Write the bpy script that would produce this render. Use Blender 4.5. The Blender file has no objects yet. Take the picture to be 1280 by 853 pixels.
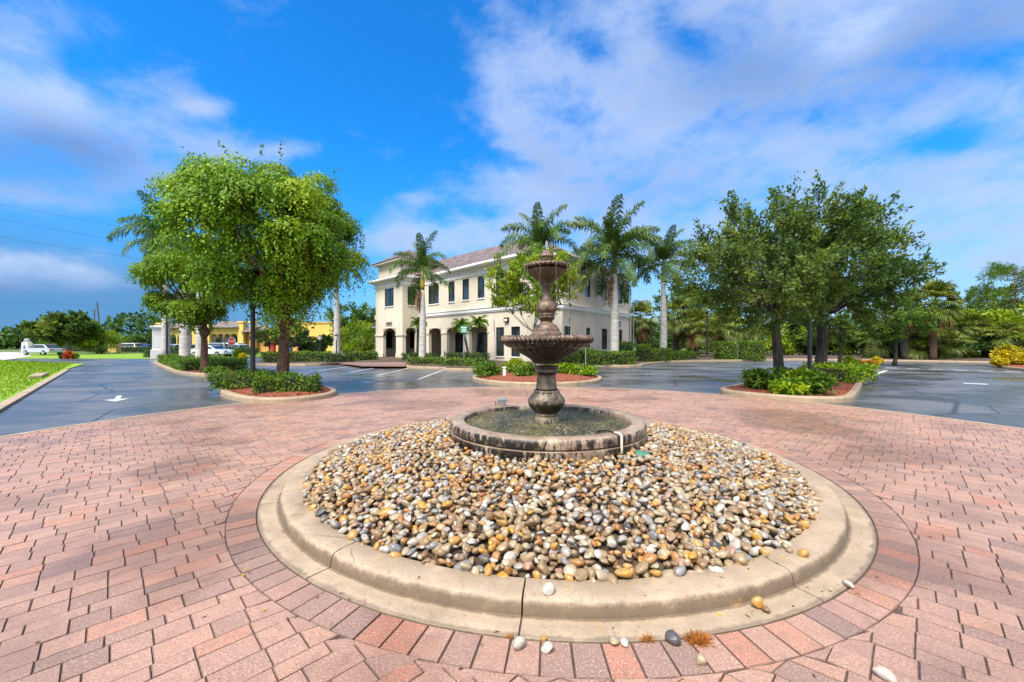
import bpy, math, random
import numpy as np
from math import pi, sin, cos, radians as R, atan2, sqrt, hypot
S = bpy.context.scene
COL = S.collection
# ------------------------------------------------------------------ camera
F, HZ, EYE = 500.0, 430.0, 1.5          # focal length and horizon row of the 1280 px photograph, eye height
cam_d = bpy.data.cameras.new('camera'); cam = bpy.data.objects.new('camera', cam_d); COL.objects.link(cam)
cam.location = (0, 0, EYE); cam.rotation_euler = (pi/2, 0, 0)
cam_d.sensor_width = 36; cam_d.lens = 36*F/1280; cam_d.shift_y = (HZ-426.5)/1280
cam_d.clip_start = .05; cam_d.clip_end = 6000
S.camera = cam
# ------------------------------------------------------------------ sun, exposure
SUN_EL, SUN_AZ = R(58), R(208)           # azimuth clockwise from +Y: behind the viewer, a little left
sd = bpy.data.lights.new('sun', 'SUN'); sd.energy = 2.9; sd.angle = R(28); sd.color = (1, .93, .82)
so = bpy.data.objects.new('sun', sd); COL.objects.link(so)
so.rotation_euler = (pi/2-SUN_EL, 0, pi-SUN_AZ)
S.view_settings.view_transform = 'Standard'; S.view_settings.look = 'None'
S.view_settings.gamma = 1; S.view_settings.use_curve_mapping = False
S.view_settings.exposure = 1.32
S.cycles.max_bounces = 6; S.cycles.diffuse_bounces = 3; S.cycles.glossy_bounces = 3; S.cycles.transmission_bounces = 4
S.cycles.sample_clamp_indirect = 6; S.cycles.caustics_reflective = False; S.cycles.caustics_refractive = False
# ------------------------------------------------------------------ node helper
class NT:
    def __init__(s, tree): s.t = tree; s.n = tree.nodes; s.l = tree.links
    def new(s, k, **kw):
        n = s.n.new(k)
        for a, v in kw.items(): setattr(n, a, v)
        return n
    def put(s, inp, v):
        if isinstance(v, bpy.types.NodeSocket): s.l.new(v, inp)
        elif v is not None: inp.default_value = v
    def m(s, op, a, b=None, c=None, clamp=False):
        n = s.new('ShaderNodeMath', operation=op, use_clamp=clamp)
        for i, v in enumerate((a, b, c)):
            if v is not None: s.put(n.inputs[i], v)
        return n.outputs[0]
    def mix(s, f, a, b, blend='MIX'):
        n = s.new('ShaderNodeMix', data_type='RGBA', blend_type=blend)
        s.put(n.inputs[0], f); s.put(n.inputs[6], c4(a)); s.put(n.inputs[7], c4(b)); return n.outputs[2]
    def noise(s, vec, scale, detail=4, rough=.55, dist=0):
        n = s.new('ShaderNodeTexNoise'); s.put(n.inputs['Vector'], vec)
        n.inputs['Scale'].default_value = scale; n.inputs['Detail'].default_value = detail
        n.inputs['Roughness'].default_value = rough; n.inputs['Distortion'].default_value = dist
        return n.outputs[0]
    def map(s, vec, scale=(1,1,1), loc=(0,0,0), rot=(0,0,0)):
        n = s.new('ShaderNodeMapping'); s.put(n.inputs[0], vec)
        n.inputs[1].default_value = loc; n.inputs[2].default_value = rot; n.inputs[3].default_value = scale; return n.outputs[0]
    def ramp(s, f, stops, interp='LINEAR'):
        n = s.new('ShaderNodeValToRGB'); s.put(n.inputs[0], f); cr = n.color_ramp; cr.interpolation = interp
        while len(cr.elements) < len(stops): cr.elements.new(.5)
        for e, (p, c) in zip(cr.elements, stops): e.position = p; e.color = c4(c)
        return n.outputs[0]
    def step(s, v, a, b):
        n = s.new('ShaderNodeMapRange', interpolation_type='SMOOTHSTEP'); s.put(n.inputs[0], v)
        n.inputs[1].default_value = a; n.inputs[2].default_value = b; return n.outputs[0]
    def bump(s, h, strength=.5, dist=.02, normal=None):
        n = s.new('ShaderNodeBump'); n.inputs['Strength'].default_value = strength; n.inputs['Distance'].default_value = dist
        s.put(n.inputs['Height'], h)
        if normal is not None: s.put(n.inputs['Normal'], normal)
        return n.outputs[0]
def c4(c):
    if isinstance(c, (tuple, list)): return (c[0], c[1], c[2], 1) if len(c) == 3 else tuple(c)
    if isinstance(c, (int, float)): return (c, c, c, 1)
    return c
MATS = {}
def material(name):
    m = bpy.data.materials.new(name); m.use_nodes = True; MATS[name] = m
    t = NT(m.node_tree); t.n.clear(); return m, t
def finish(t, col, rough=.6, normal=None, spec=.5, metal=0, **kw):
    b = t.new('ShaderNodeBsdfPrincipled'); o = t.new('ShaderNodeOutputMaterial')
    t.put(b.inputs['Base Color'], c4(col)); t.put(b.inputs['Roughness'], rough); t.put(b.inputs['Metallic'], metal)
    t.put(b.inputs['Specular IOR Level'], spec)
    for k, v in kw.items(): t.put(b.inputs[k.replace('_', ' ')], v)
    if normal is not None: t.put(b.inputs['Normal'], normal)
    t.l.new(b.outputs[0], o.inputs[0]); return b
def obco(t): return t.new('ShaderNodeTexCoord').outputs['Object']
def poco(t): return t.new('ShaderNodeNewGeometry').outputs['Position']
def attr(t, name): return t.new('ShaderNodeAttribute', attribute_name=name).outputs['Fac']
# ------------------------------------------------------------------ sky
def pxdir(px, py):                       # azimuth / elevation of a point of the sky
    return math.atan((px-640)/F), math.atan2(HZ-py, hypot(F, px-640))
W = bpy.data.worlds.new('World'); S.world = W; W.use_nodes = True
t = NT(W.node_tree); t.n.clear()
sky = t.new('ShaderNodeTexSky', sky_type='NISHITA'); sky.sun_disc = False
sky.sun_elevation = SUN_EL; sky.sun_rotation = SUN_AZ; sky.air_density = 1.0; sky.dust_density = .3; sky.ozone_density = 3.0
hs = t.new('ShaderNodeHueSaturation'); hs.inputs['Saturation'].default_value = 1.22; hs.inputs['Value'].default_value = 1.0; hs.inputs['Hue'].default_value = .493
t.l.new(sky.outputs[0], hs.inputs['Color'])
dirv = t.new('ShaderNodeTexCoord').outputs['Generated']
sx = t.new('ShaderNodeSeparateXYZ'); t.l.new(dirv, sx.inputs[0]); X, Y, Z = sx.outputs
az = t.m('ARCTAN2', X, Y); el = t.m('ARCSINE', Z)
def blob(px, py, wx, wy, amp, tilt=0):
    a, e = pxdir(px, py); dx = t.m('SUBTRACT', az, a); dy = t.m('SUBTRACT', el, e)
    c, s_ = cos(tilt), sin(tilt)
    u = t.m('ADD', t.m('MULTIPLY', dx, c/(wx/F)), t.m('MULTIPLY', dy, s_/(wx/F)))
    v = t.m('ADD', t.m('MULTIPLY', dx, -s_/(wy/F)), t.m('MULTIPLY', dy, c/(wy/F)))
    r2 = t.m('ADD', t.m('MULTIPLY', u, u), t.m('MULTIPLY', v, v))
    return t.m('MULTIPLY', t.m('POWER', 2.718, t.m('MULTIPLY', r2, -1)), amp)
def total(bl):
    r = bl[0]
    for b in bl[1:]: r = t.m('ADD', r, b)
    return r
# clouds drift in a layer overhead: noise over the direction divided by height
lay = t.new('ShaderNodeCombineXYZ'); zz = t.m('ADD', t.m('MAXIMUM', Z, 0), .22)
t.l.new(t.m('DIVIDE', X, zz), lay.inputs[0]); t.l.new(t.m('DIVIDE', Y, zz), lay.inputs[1])
n1 = t.noise(t.map(lay.outputs[0], (1, .8, 1), (3.1, 1.7, 0)), 2.2, 8, .58, .35)
n2 = t.noise(t.map(dirv, (1, 1, 1.7), (1.3, .4, 0)), 9, 8, .62, .25)
nz = t.m('ADD', t.m('MULTIPLY', n1, .35), t.m('MULTIPLY', n2, .65))
mask = total([blob(45, 125, 90, 42, .78, .5), blob(150, 195, 105, 30, .72, .35), blob(-10, 50, 45, 60, .7), blob(230, 232, 100, 22, .5, .25), blob(330, 195, 70, 14, .45, .3), blob(100, 262, 110, 14, .25, .1),
    blob(20, 342, 52, 24, .95), blob(108, 352, 52, 17, .8), blob(255, 134, 24, 8, .8, .3), blob(370, 187, 40, 8, .4, .25),
    blob(520, 250, 44, 11, .6, .1), blob(560, 292, 90, 22, .95), blob(470, 300, 80, 20, .5),
    blob(690, 150, 110, 95, .85, -.1), blob(640, 92, 60, 45, .4, -.5), blob(820, 130, 150, 100, .8), blob(960, 90, 200, 110, .8), blob(1150, 170, 230, 90, .75), blob(1000, 20, 240, 55, .9), blob(1230, 20, 100, 50, .7),
    blob(760, 240, 170, 55, .6), blob(1060, 250, 260, 60, .6), blob(1330, 130, 70, 150, .5),
    blob(640, 330, 400, 26, .3), blob(1200, 330, 200, 25, .3)])
holes = total([blob(1228, 72, 46, 16, .75, -.2), blob(1190, 178, 60, 13, .65, -.25), blob(850, 45, 36, 16, .6, -.5), blob(735, 60, 40, 16, .4, -.5), blob(650, 205, 60, 10, .4, -.3), blob(1030, 140, 90, 14, .5, -.2), blob(60, 285, 120, 16, .3), blob(100, 75, 30, 14, .4, .5), blob(45, 215, 50, 10, .35, .3)])
behind = t.m('MULTIPLY', t.step(t.m('MULTIPLY', Y, -1), -.15, .3), .62)      # the part-clouded sky carries on round the back
dens = t.m('ADD', t.m('SUBTRACT', t.m('ADD', t.m('SUBTRACT', t.m('MINIMUM', mask, 1.15), .12), behind), holes), t.m('MULTIPLY', t.m('SUBTRACT', nz, .5), 3.4))
cov = t.m('MULTIPLY', t.step(dens, .10, 1.45), .88)
grey = total([blob(1000, 75, 120, 30, .55), blob(1180, 60, 100, 30, .5), blob(880, 70, 60, 40, .35), blob(25, 178, 90, 26, .8, .3), blob(120, 200, 60, 20, .35, .3), blob(40, 370, 150, 13, .9),
    blob(90, 340, 30, 8, .3), blob(780, 240, 110, 30, .35), blob(690, 195, 70, 26, .25), blob(200, 255, 120, 18, .3)])
lit = total([blob(1060, 40, 36, 24, .9), blob(25, 326, 50, 14, .6), blob(150, 150, 70, 20, .3)])
g = t.m('ADD', t.m('SUBTRACT', grey, lit), t.m('ADD', t.m('MULTIPLY', t.m('SUBTRACT', n2, .5), 1.1), .06), clamp=True)
CL = 1.0
ccol = t.mix(g, (1.95*CL, 2.45*CL, 3.5*CL), (.75*CL, 1.2*CL, 2.2*CL))
# storm-dark air low on the left, pale air low in the middle
storm = total([blob(40, 400, 260, 55, .70), blob(-200, 400, 250, 100, .7)])
skyc = t.mix(1.0, hs.outputs[0], t.mix(t.step(el, .0, .42), (.28, .48, .68), (.13, .64, .98)), 'MULTIPLY')
base = t.mix(t.m('MINIMUM', storm, .9), skyc, (.33, .98, 2.05))
lowp = t.m('MULTIPLY', t.step(el, .30, .02), t.step(az, -.42, -.12))
base = t.mix(t.m('MULTIPLY', lowp, .65), base, (1.65, 2.25, 3.15))
cov2 = t.m('MULTIPLY', cov, t.m('SUBTRACT', 1, t.m('MINIMUM', total([blob(30, 420, 240, 34, 1.0)]), .97)))
unseen_cloud = t.m('MAXIMUM', t.step(t.m('MULTIPLY', Y, -1), -.2, .25), t.step(el, R(52), R(70)))
ccol = t.mix(unseen_cloud, ccol, (4.6, 4.55, 4.6))      # bright cloud added out of view, behind and overhead, to raise the ambient light
fin = t.mix(t.m('MAXIMUM', cov2, t.m('MULTIPLY', unseen_cloud, .7)), base, ccol)
bg = t.new('ShaderNodeBackground'); bg.inputs[1].default_value = .12
t.l.new(fin, bg.inputs[0]); wo = t.new('ShaderNodeOutputWorld'); t.l.new(bg.outputs[0], wo.inputs[0])
# ------------------------------------------------------------------ placing helpers
def at(px, py, Yd): return np.array(((px-640)*Yd/F, Yd, EYE+(HZ-py)*Yd/F))
def gnd(px, py, z=0):
    Yd = (EYE-z)*F/(py-HZ); return ((px-640)*Yd/F, Yd)
def uv(u, v): return ((v-u)*.70711, (v+u)*.70711)      # street axes: u runs away to the left, v away to the right
# ------------------------------------------------------------------ mesh builder
class MB:
    def __init__(s): s.v = []; s.f = []; s.t = []; s.n = 0
    def add(s, V, Fs, tint=None):
        V = np.asarray(V, float).reshape(-1, 3)
        if not isinstance(Fs, list): Fs = [Fs]
        for f in Fs:
            f = np.asarray(f, int)
            if f.ndim == 1: f = f[None]
            s.f.append(f+s.n)
            if tint is None: s.t.append(np.full(len(f), .5))
            else: s.t.append(np.broadcast_to(np.asarray(tint, float), (len(f),)))
        s.v.append(V); s.n += len(V); return s
    def hexa(s, p, tint=None):           # 8 points: bottom ring, top ring
        return s.add(p, np.array([(3,2,1,0),(4,5,6,7),(0,1,5,4),(1,2,6,5),(2,3,7,6),(3,0,4,7)]), tint)
    def box(s, c, size, rz=0, tint=None, top=1.0):
        hx, hy, hz = size[0]/2, size[1]/2, size[2]/2; p = []
        for k, z in ((1, -hz), (top, hz)):
            for x, y in ((-hx,-hy),(hx,-hy),(hx,hy),(-hx,hy)):
                x, y = x*k, y*k
                p.append((c[0]+x*cos(rz)-y*sin(rz), c[1]+x*sin(rz)+y*cos(rz), c[2]+z))
        return s.hexa(p, tint)
    def prism(s, poly, z0, z1, tint=None):
        n = len(poly); z0 = np.broadcast_to(z0, n); z1 = np.broadcast_to(z1, n)
        V = [(p[0], p[1], z) for p, z in zip(poly, z0)]+[(p[0], p[1], z) for p, z in zip(poly, z1)]
        Fs = [np.arange(n, 2*n), np.arange(n)[::-1], np.array([(i, (i+1) % n, n+(i+1) % n, n+i) for i in range(n)])]
        return s.add(V, Fs, tint)
    def tube(s, pts, rad, n=8, cap=True, tint=None):
        P = np.asarray(pts, float); m = len(P); rad = np.broadcast_to(rad, m)
        T = np.gradient(P, axis=0); T /= np.linalg.norm(T, axis=1)[:, None]+1e-9
        ref = np.array((0, 0, 1.)) if abs(T[0][2]) < .9 else np.array((1., 0, 0))
        a = np.linspace(0, 2*pi, n, endpoint=False); V = []
        for i in range(m):
            e1 = np.cross(T[i], ref); e1 /= np.linalg.norm(e1)+1e-9; e2 = np.cross(T[i], e1)
            V.append(P[i]+rad[i]*(np.cos(a)[:, None]*e1+np.sin(a)[:, None]*e2))
        V = np.concatenate(V); Fs = []
        q = [(i*n+j, i*n+(j+1) % n, (i+1)*n+(j+1) % n, (i+1)*n+j) for i in range(m-1) for j in range(n)]
        Fs.append(np.array(q))
        if cap: Fs += [np.arange(n)[::-1], np.arange((m-1)*n, m*n)]
        return s.add(V, Fs, tint)
    def lathe(s, prof, n=48, c=(0,0,0), fn=None, tint=None):
        a = np.linspace(0, 2*pi, n, endpoint=False); V = []; m = len(prof)
        for (r, z) in prof:
            rr = r*np.ones(n) if fn is None else fn(r, z, a)
            V.append(np.stack([c[0]+rr*np.cos(a), c[1]+rr*np.sin(a), np.full(n, c[2]+z)], 1))
        q = np.array([(i*n+j, i*n+(j+1) % n, (i+1)*n+(j+1) % n, (i+1)*n+j) for i in range(m-1) for j in range(n)])
        return s.add(np.concatenate(V), q, tint)
    def leaves(s, P, axis, size, rng, width=.5, tint=None, flat=0.0, N=None, jit=.55):
        n = len(P)
        if n == 0: return s
        A = axis/(np.linalg.norm(axis, axis=1)[:, None]+1e-9)
        Rn = rng.normal(size=(n, 3)); Rn[:, 2] *= (1-flat); Sd = np.cross(A, Rn if N is None else N/(np.linalg.norm(N, axis=1)[:, None]+1e-9)+Rn*jit)
        if flat: Sd[:, 2] *= (1-flat)
        Sd /= np.linalg.norm(Sd, axis=1)[:, None]+1e-9
        L = (np.asarray(size)*rng.uniform(.7, 1.3, n))[:, None]; w = L*width/2
        V = np.stack([P, P+A*L*.5+Sd*w, P+A*L, P+A*L*.5-Sd*w], 1).reshape(-1, 3)
        return s.add(V, np.arange(4*n).reshape(n, 4), rng.uniform(0, 1, n) if tint is None else tint)
    def mesh(s, name, mat, smooth=False, org=(0, 0, 0)):
        me = bpy.data.meshes.new(name); V = np.concatenate(s.v)-np.asarray(org)
        me.vertices.add(len(V)); me.vertices.foreach_set('co', V.astype('f').ravel())
        loops = np.concatenate([f.ravel() for f in s.f]); tot = np.concatenate([np.full(len(f), f.shape[1]) for f in s.f])
        me.loops.add(len(loops)); me.loops.foreach_set('vertex_index', loops.astype('i'))
        me.polygons.add(len(tot)); st = np.concatenate([[0], np.cumsum(tot)[:-1]])
        me.polygons.foreach_set('loop_start', st.astype('i')); me.polygons.foreach_set('loop_total', tot.astype('i'))
        a = me.attributes.new('tint', 'FLOAT', 'FACE'); a.data.foreach_set('value', np.concatenate(s.t).astype('f'))
        me.update(calc_edges=True); me.validate()
        me.polygons.foreach_set('use_smooth', np.full(len(me.polygons), bool(smooth))); me.update()
        if mat: me.materials.append(MATS[mat])
        return me
    def build(s, name, mat, parent=None, smooth=False, kind=None):
        org = np.zeros(3); p = parent
        while p is not None: org = org+np.array(p.location); p = p.parent
        o = bpy.data.objects.new(name, s.mesh(name, mat, smooth, org)); COL.objects.link(o); o.parent = parent
        if kind: o['kind'] = kind
        return o
def shade_auto(o, ang=35):
    me = o.data; me.polygons.foreach_set('use_smooth', np.full(len(me.polygons), True))
    me.set_sharp_from_angle(angle=R(ang)); return o
def bevel(o, w=.01, seg=2):
    b = o.modifiers.new('bevel', 'BEVEL'); b.width = w; b.segments = seg; b.limit_method = 'ANGLE'; b.angle_limit = R(40); return o
def thing(name, label, cat, loc=(0, 0, 0), rz=0, group=None):
    o = bpy.data.objects.new(name, None); COL.objects.link(o); o.location = loc; o.rotation_euler = (0, 0, rz)
    return tag(o, label, cat, group)
def tag(o, label, cat, group=None, kind=None):
    o['label'] = label; o['category'] = cat
    if group: o['group'] = group
    if kind: o['kind'] = kind
    return o
def copy_tree(o, parent=None):
    c = o.copy(); COL.objects.link(c); c.parent = parent
    for ch in list(o.children): copy_tree(ch, c)
    return c
def again(o, loc, rz, label, scale=1):
    c = copy_tree(o); c.location = loc; c.rotation_euler = (0, 0, rz); c['label'] = label
    c.scale = (scale,)*3 if isinstance(scale, (int, float)) else scale
    return c
def recentre(o, loc):                    # move a one-mesh thing's origin to its base
    loc = np.array(loc, float); co = np.zeros(len(o.data.vertices)*3, 'f'); o.data.vertices.foreach_get('co', co)
    o.data.vertices.foreach_set('co', (co.reshape(-1, 3)-loc).astype('f').ravel()); o.location = loc; o.data.update(); return o
def chaikin(p, k=3, closed=True):
    p = np.asarray(p, float)
    for _ in range(k):
        q = np.roll(p, -1, 0) if closed else p[1:]; a = p if closed else p[:-1]
        p = np.stack([a*.75+q*.25, a*.25+q*.75], 1).reshape(-1, p.shape[1])
    return p
def inset(p, d):
    p = np.asarray(p, float); T = np.roll(p, -1, 0)-np.roll(p, 1, 0); T /= np.linalg.norm(T, axis=1)[:, None]+1e-9
    N = np.stack([-T[:, 1], T[:, 0]], 1)
    area = np.sum(p[:, 0]*np.roll(p[:, 1], -1)-np.roll(p[:, 0], -1)*p[:, 1])
    return p+N*d*(1 if area > 0 else -1)
def inside(P, poly):
    x, y = P[:, 0], P[:, 1]; r = np.zeros(len(P), bool); q = np.asarray(poly); j = len(q)-1
    for i in range(len(q)):
        xi, yi = q[i]; xj, yj = q[j]
        r ^= ((yi > y) != (yj > y)) & (x < (xj-xi)*(y-yi)/(yj-yi+1e-12)+xi); j = i
    return r
def scatter(poly, n, rng):
    q = np.asarray(poly); lo, hi = q.min(0), q.max(0); out = []
    while sum(map(len, out)) < n:
        P = rng.uniform(lo, hi, (n*2, 2)); out.append(P[inside(P, q)])
    return np.concatenate(out)[:n]
# ------------------------------------------------------------------ materials
def plain(name, col, rough=.6, var=.15, scale=6, bump=.1, bscale=60, spec=.5, metal=0):
    m, t = material(name); o = poco(t)
    n = t.noise(o, scale, 5, .6); d = tuple(x*(1-var) for x in col); e = tuple(min(1, x*(1+var)) for x in col)
    finish(t, t.mix(t.step(n, .3, .7), d, e), rough, t.bump(t.noise(o, bscale, 3), bump, .01) if bump else None, spec, metal)
def leafmat(name, stops, trans=.35, rough=.5):
    m, t = material(name); c = t.ramp(attr(t, 'tint'), stops)
    b = t.new('ShaderNodeBsdfPrincipled'); t.l.new(c, b.inputs['Base Color']); b.inputs['Roughness'].default_value = rough
    b.inputs['Specular IOR Level'].default_value = .25
    tr = t.new('ShaderNodeBsdfTranslucent'); t.l.new(t.mix(1.0, c, (1.25, 1.2, .55), 'MULTIPLY'), tr.inputs[0])
    mx = t.new('ShaderNodeMixShader'); mx.inputs[0].default_value = trans
    t.l.new(b.outputs[0], mx.inputs[1]); t.l.new(tr.outputs[0], mx.inputs[2])
    o = t.new('ShaderNodeOutputMaterial'); t.l.new(mx.outputs[0], o.inputs[0])
leafmat('leaf_fresh', [(0, (.028,.085,.007)), (.3, (.095,.215,.007)), (.6, (.23,.35,.007)), (1, (.42,.46,.010))], .24)
leafmat('leaf_mid2', [(0, (.05,.13,.010)), (.4, (.14,.25,.010)), (.75, (.26,.36,.010)), (1, (.40,.45,.012))])
leafmat('leaf_oak', [(0, (.035,.08,.018)), (.5, (.105,.175,.032)), (.85, (.20,.265,.042)), (1, (.32,.36,.05))], .4)
leafmat('leaf_dark', [(0, (.02,.055,.012)), (.6, (.05,.105,.018)), (1, (.09,.17,.022))], .25)
leafmat('leaf_mid', [(0, (.045,.11,.012)), (.6, (.11,.20,.016)), (1, (.20,.29,.018))])
leafmat('leaf_lime', [(0, (.10,.20,.010)), (.5, (.22,.32,.012)), (1, (.40,.45,.015))])
leafmat('leaf_hedge', [(0, (.05,.12,.012)), (.6, (.11,.20,.015)), (1, (.22,.30,.02))], .25)
leafmat('leaf_palm', [(0, (.035,.085,.02)), (.6, (.075,.145,.028)), (1, (.18,.25,.045))], .3, .4)
leafmat('leaf_sabal', [(0, (.05,.10,.016)), (.6, (.12,.165,.028)), (1, (.32,.31,.06))], .3, .45)
leafmat('leaf_dead', [(0, (.10,.05,.02)), (.6, (.22,.12,.05)), (1, (.36,.22,.09))], .2, .8)
leafmat('leaf_amber', [(0, (.30,.12,.01)), (1, (.50,.24,.02))], .3)
leafmat('leaf_croton', [(0, (.22,.20,.008)), (.5, (.48,.38,.008)), (1, (.70,.55,.012))], .3)
leafmat('leaf_red', [(0, (.30,.03,.01)), (.6, (.5,.08,.015)), (1, (.55,.2,.02))], .3)
leafmat('grass_blade', [(0, (.09,.20,.010)), (.5, (.20,.32,.010)), (1, (.32,.42,.014))], .35)
leafmat('straw', [(0, (.30,.10,.02)), (1, (.48,.20,.04))], .2, .8)
leafmat('leaf_litter', [(0, (.05,.03,.015)), (.6, (.14,.08,.03)), (.8, (.5,.3,.02)), (1, (.6,.4,.03))], .0, .8)
leafmat('mulch_chip', [(0, (.08,.022,.010)), (.5, (.24,.06,.025)), (1, (.36,.12,.05))], .0, .8)
def paver_mat():
    m, t = material('paver'); o = poco(t); tn0 = attr(t, 'tint'); edge = t.m('GREATER_THAN', tn0, 1.5); tn = t.m('SUBTRACT', tn0, t.m('MULTIPLY', edge, 2))
    c = t.ramp(tn, [(0, (.22,.14,.115)), (.2, (.28,.17,.13)), (.42, (.36,.205,.15)), (.65, (.40,.235,.17)), (.85, (.42,.205,.13)), (1, (.38,.155,.095))])
    sp = t.noise(o, 95, 4, .8); c = t.mix(t.m('MULTIPLY', t.step(sp, .50, .64), .62), c, (.58,.42,.34))
    c = t.mix(t.m('MULTIPLY', t.step(sp, .49, .36), .6), c, (.15,.095,.08))
    c = t.mix(t.m('MULTIPLY', t.step(t.noise(o, 11, 5, .65), .48, .66), .5), c, (.27,.165,.13))
    big = t.noise(o, .9, 6, .65); c = t.mix(t.m('MULTIPLY', t.step(big, .48, .68), .5), c, (.17,.105,.08))
    c = t.mix(t.m('MULTIPLY', t.step(t.noise(t.map(o, (1,1,1), (3,8,0)), 3.1, 5, .7), .6, .72), .45), c, (.13,.09,.07))
    c = t.mix(t.m('MULTIPLY', edge, .58), c, (.07,.045,.035))
    wet = t.noise(o, .45, 4, .55)
    damp = t.step(wet, .50, .40); c = t.mix(t.m('MULTIPLY', damp, .55), c, t.mix(1.0, c, (.52,.46,.43), 'MULTIPLY'))      # patches still wet from the rain
    finish(t, c, t.m('SUBTRACT', .56, t.m('MULTIPLY', damp, .24)), t.bump(t.noise(o, 110, 4, .75), .7, .006), .5)
paver_mat()
plain('joint_sand', (.085,.055,.042), .9, .3, 30)
def concrete(name, col, stain=(.13,.085,.045), rough=.6, ring=False):
    m, t = material(name); o = poco(t)
    c = t.mix(t.step(t.noise(o, 3.2, 6, .6), .35, .7), tuple(x*.82 for x in col), tuple(x*1.1 for x in col))
    c = t.mix(t.m('MULTIPLY', t.step(t.noise(o, 130, 3, .7), .54, .70), .6), c, tuple(x*1.45 for x in col))
    c = t.mix(t.m('MULTIPLY', t.step(t.noise(t.map(o, loc=(3,1,7)), 85, 3, .7), .56, .68), .6), c, tuple(x*.5 for x in col))
    c = t.mix(t.m('MULTIPLY', t.step(t.noise(t.map(o, (1,1,1), (4,9,2)), 1.7, 5, .65), .58, .74), .65), c, stain)
    if ring:
        vo = t.new('ShaderNodeTexVoronoi', feature='DISTANCE_TO_EDGE'); vo.inputs['Scale'].default_value = .8
        t.l.new(t.mix(.16, o, t.new('ShaderNodeTexNoise').outputs['Color'], 'ADD'), vo.inputs['Vector'])
        c = t.mix(t.m('MULTIPLY', t.m('MULTIPLY', t.step(vo.outputs[0], .006, .001), t.step(t.noise(o, 1.1, 2), .54, .64)), .55), c, (.07,.05,.03))
        c = t.mix(t.m('MULTIPLY', t.step(t.noise(t.map(o, loc=(1,4,2)), 22, 5, .75), .56, .68), .5), c, (.12,.085,.055))
        # dirt settled where the gutter meets the riser, rust and tyre scuffs
        d = t.new('ShaderNodeVectorMath', operation='DISTANCE'); fl_ = t.map(o, (1, 1, 0)); t.l.new(fl_, d.inputs[0]); d.inputs[1].default_value = (.445, 5.16, 0)
        r_ = t.m('ABSOLUTE', t.m('SUBTRACT', d.outputs['Value'], 2.982)); q = t.m('ADD', r_, t.m('MULTIPLY', t.m('SUBTRACT', t.noise(o, 9, 5, .7), .5), .06))
        c = t.mix(t.m('MULTIPLY', t.step(q, .030, .004), .75), c, (.09,.06,.035))
        c = t.mix(t.m('MULTIPLY', t.step(t.noise(t.map(o, loc=(5,2,0)), 4.5, 4, .6), .66, .74), .55), c, (.42,.24,.06))
        r2 = t.m('ABSOLUTE', t.m('SUBTRACT', d.outputs['Value'], 3.14)); c = t.mix(t.m('MULTIPLY', t.step(t.m('ADD', r2, t.m('MULTIPLY', t.m('SUBTRACT', t.noise(o, 7, 5, .7), .5), .1)), .03, .0), .6), c, (.10,.07,.045))
    finish(t, c, rough, t.bump(t.noise(o, 110, 4, .7), .6, .006))
concrete('concrete_tan', (.385,.292,.198), rough=.55, ring=True)
concrete('kerb', (.38,.29,.19))
concrete('pale_concrete', (.46,.43,.38))
def asphalt():
    m, t = material('asphalt'); o = poco(t)
    c = t.mix(t.step(t.noise(o, 130, 3, .7), .4, .7), (.045,.046,.05), (.115,.115,.118))
    n = t.noise(t.map(o, (.35, .55, 1), (2.3, 5.1, 0), (0, 0, R(45))), 1.0, 6, .6, .4)
    wet = t.step(n, .40, .62); film = t.step(t.noise(t.map(o, (.9,.7,1), (8,3,0)), .35, 4, .55), .52, .66)
    c = t.mix(t.m('MULTIPLY', wet, .55), c, (.18,.182,.19))
    crack = t.new('ShaderNodeTexVoronoi', feature='DISTANCE_TO_EDGE'); crack.inputs['Scale'].default_value = .32
    t.l.new(t.map(t.mix(.12, o, t.new('ShaderNodeTexNoise').outputs['Color'], 'ADD')), crack.inputs['Vector'])
    c = t.mix(t.m('MULTIPLY', t.step(crack.outputs[0], .012, .002), .7), c, (.012,.012,.014))
    r = t.m('SUBTRACT', t.m('ADD', t.m('MULTIPLY', wet, .22), .24), t.m('MULTIPLY', film, .16))
    finish(t, c, r, t.bump(t.noise(o, 160, 3, .7), .28, .003), .5)
asphalt()
def road_paint():
    m, t = material('road_paint'); o = poco(t)
    c = t.mix(t.step(t.noise(o, 25, 4, .7), .48, .66), (.62,.63,.62), (.20,.20,.21)); finish(t, c, .4)
road_paint()
plain('walk_brick', (.21,.125,.095), .6, .3, 8, .4, 40)
plain('soil', (.075,.05,.03), .9, .4, 3, .6, 25)
plain('mulch', (.22,.06,.028), .85, .55, 22, 1, 45)
plain('turf', (.17,.29,.012), .9, .35, 2.5, .5, 40)
plain('terrain', (.09,.14,.03), .95, .35, .05, 0)
m, t = material('stucco'); o = poco(t)
c = t.mix(t.step(t.noise(o, .5, 5, .6), .3, .7), (.61,.54,.425), (.69,.615,.495))
c = t.mix(t.m('MULTIPLY', t.step(t.noise(t.map(o, (2.2,2.2,.16)), 1.5, 6, .7), .52, .72), .30), c, (.42,.36,.27))
c = t.mix(t.m('MULTIPLY', t.step(t.noise(t.map(o, loc=(9,2,4)), .35, 5, .65), .55, .7), .25), c, (.50,.43,.32))
finish(t, c, .8, t.bump(t.noise(o, 30, 4, .7), .35, .01))
plain('stucco_inner', (.60,.53,.42), .75, .06, .6, .2, 45)
plain('white_trim', (.76,.74,.70), .55, .05, 1.5, .08, 30)
plain('yellow_stucco', (.66,.46,.11), .75, .08, .5, .2, 20)
plain('orange_stucco', (.62,.33,.09), .75, .08, .5, .2, 20)
plain('dark_metal', (.018,.017,.016), .4, .2, 5, 0)
plain('white_paint', (.78,.79,.80), .4, .04, 3, 0)
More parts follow.
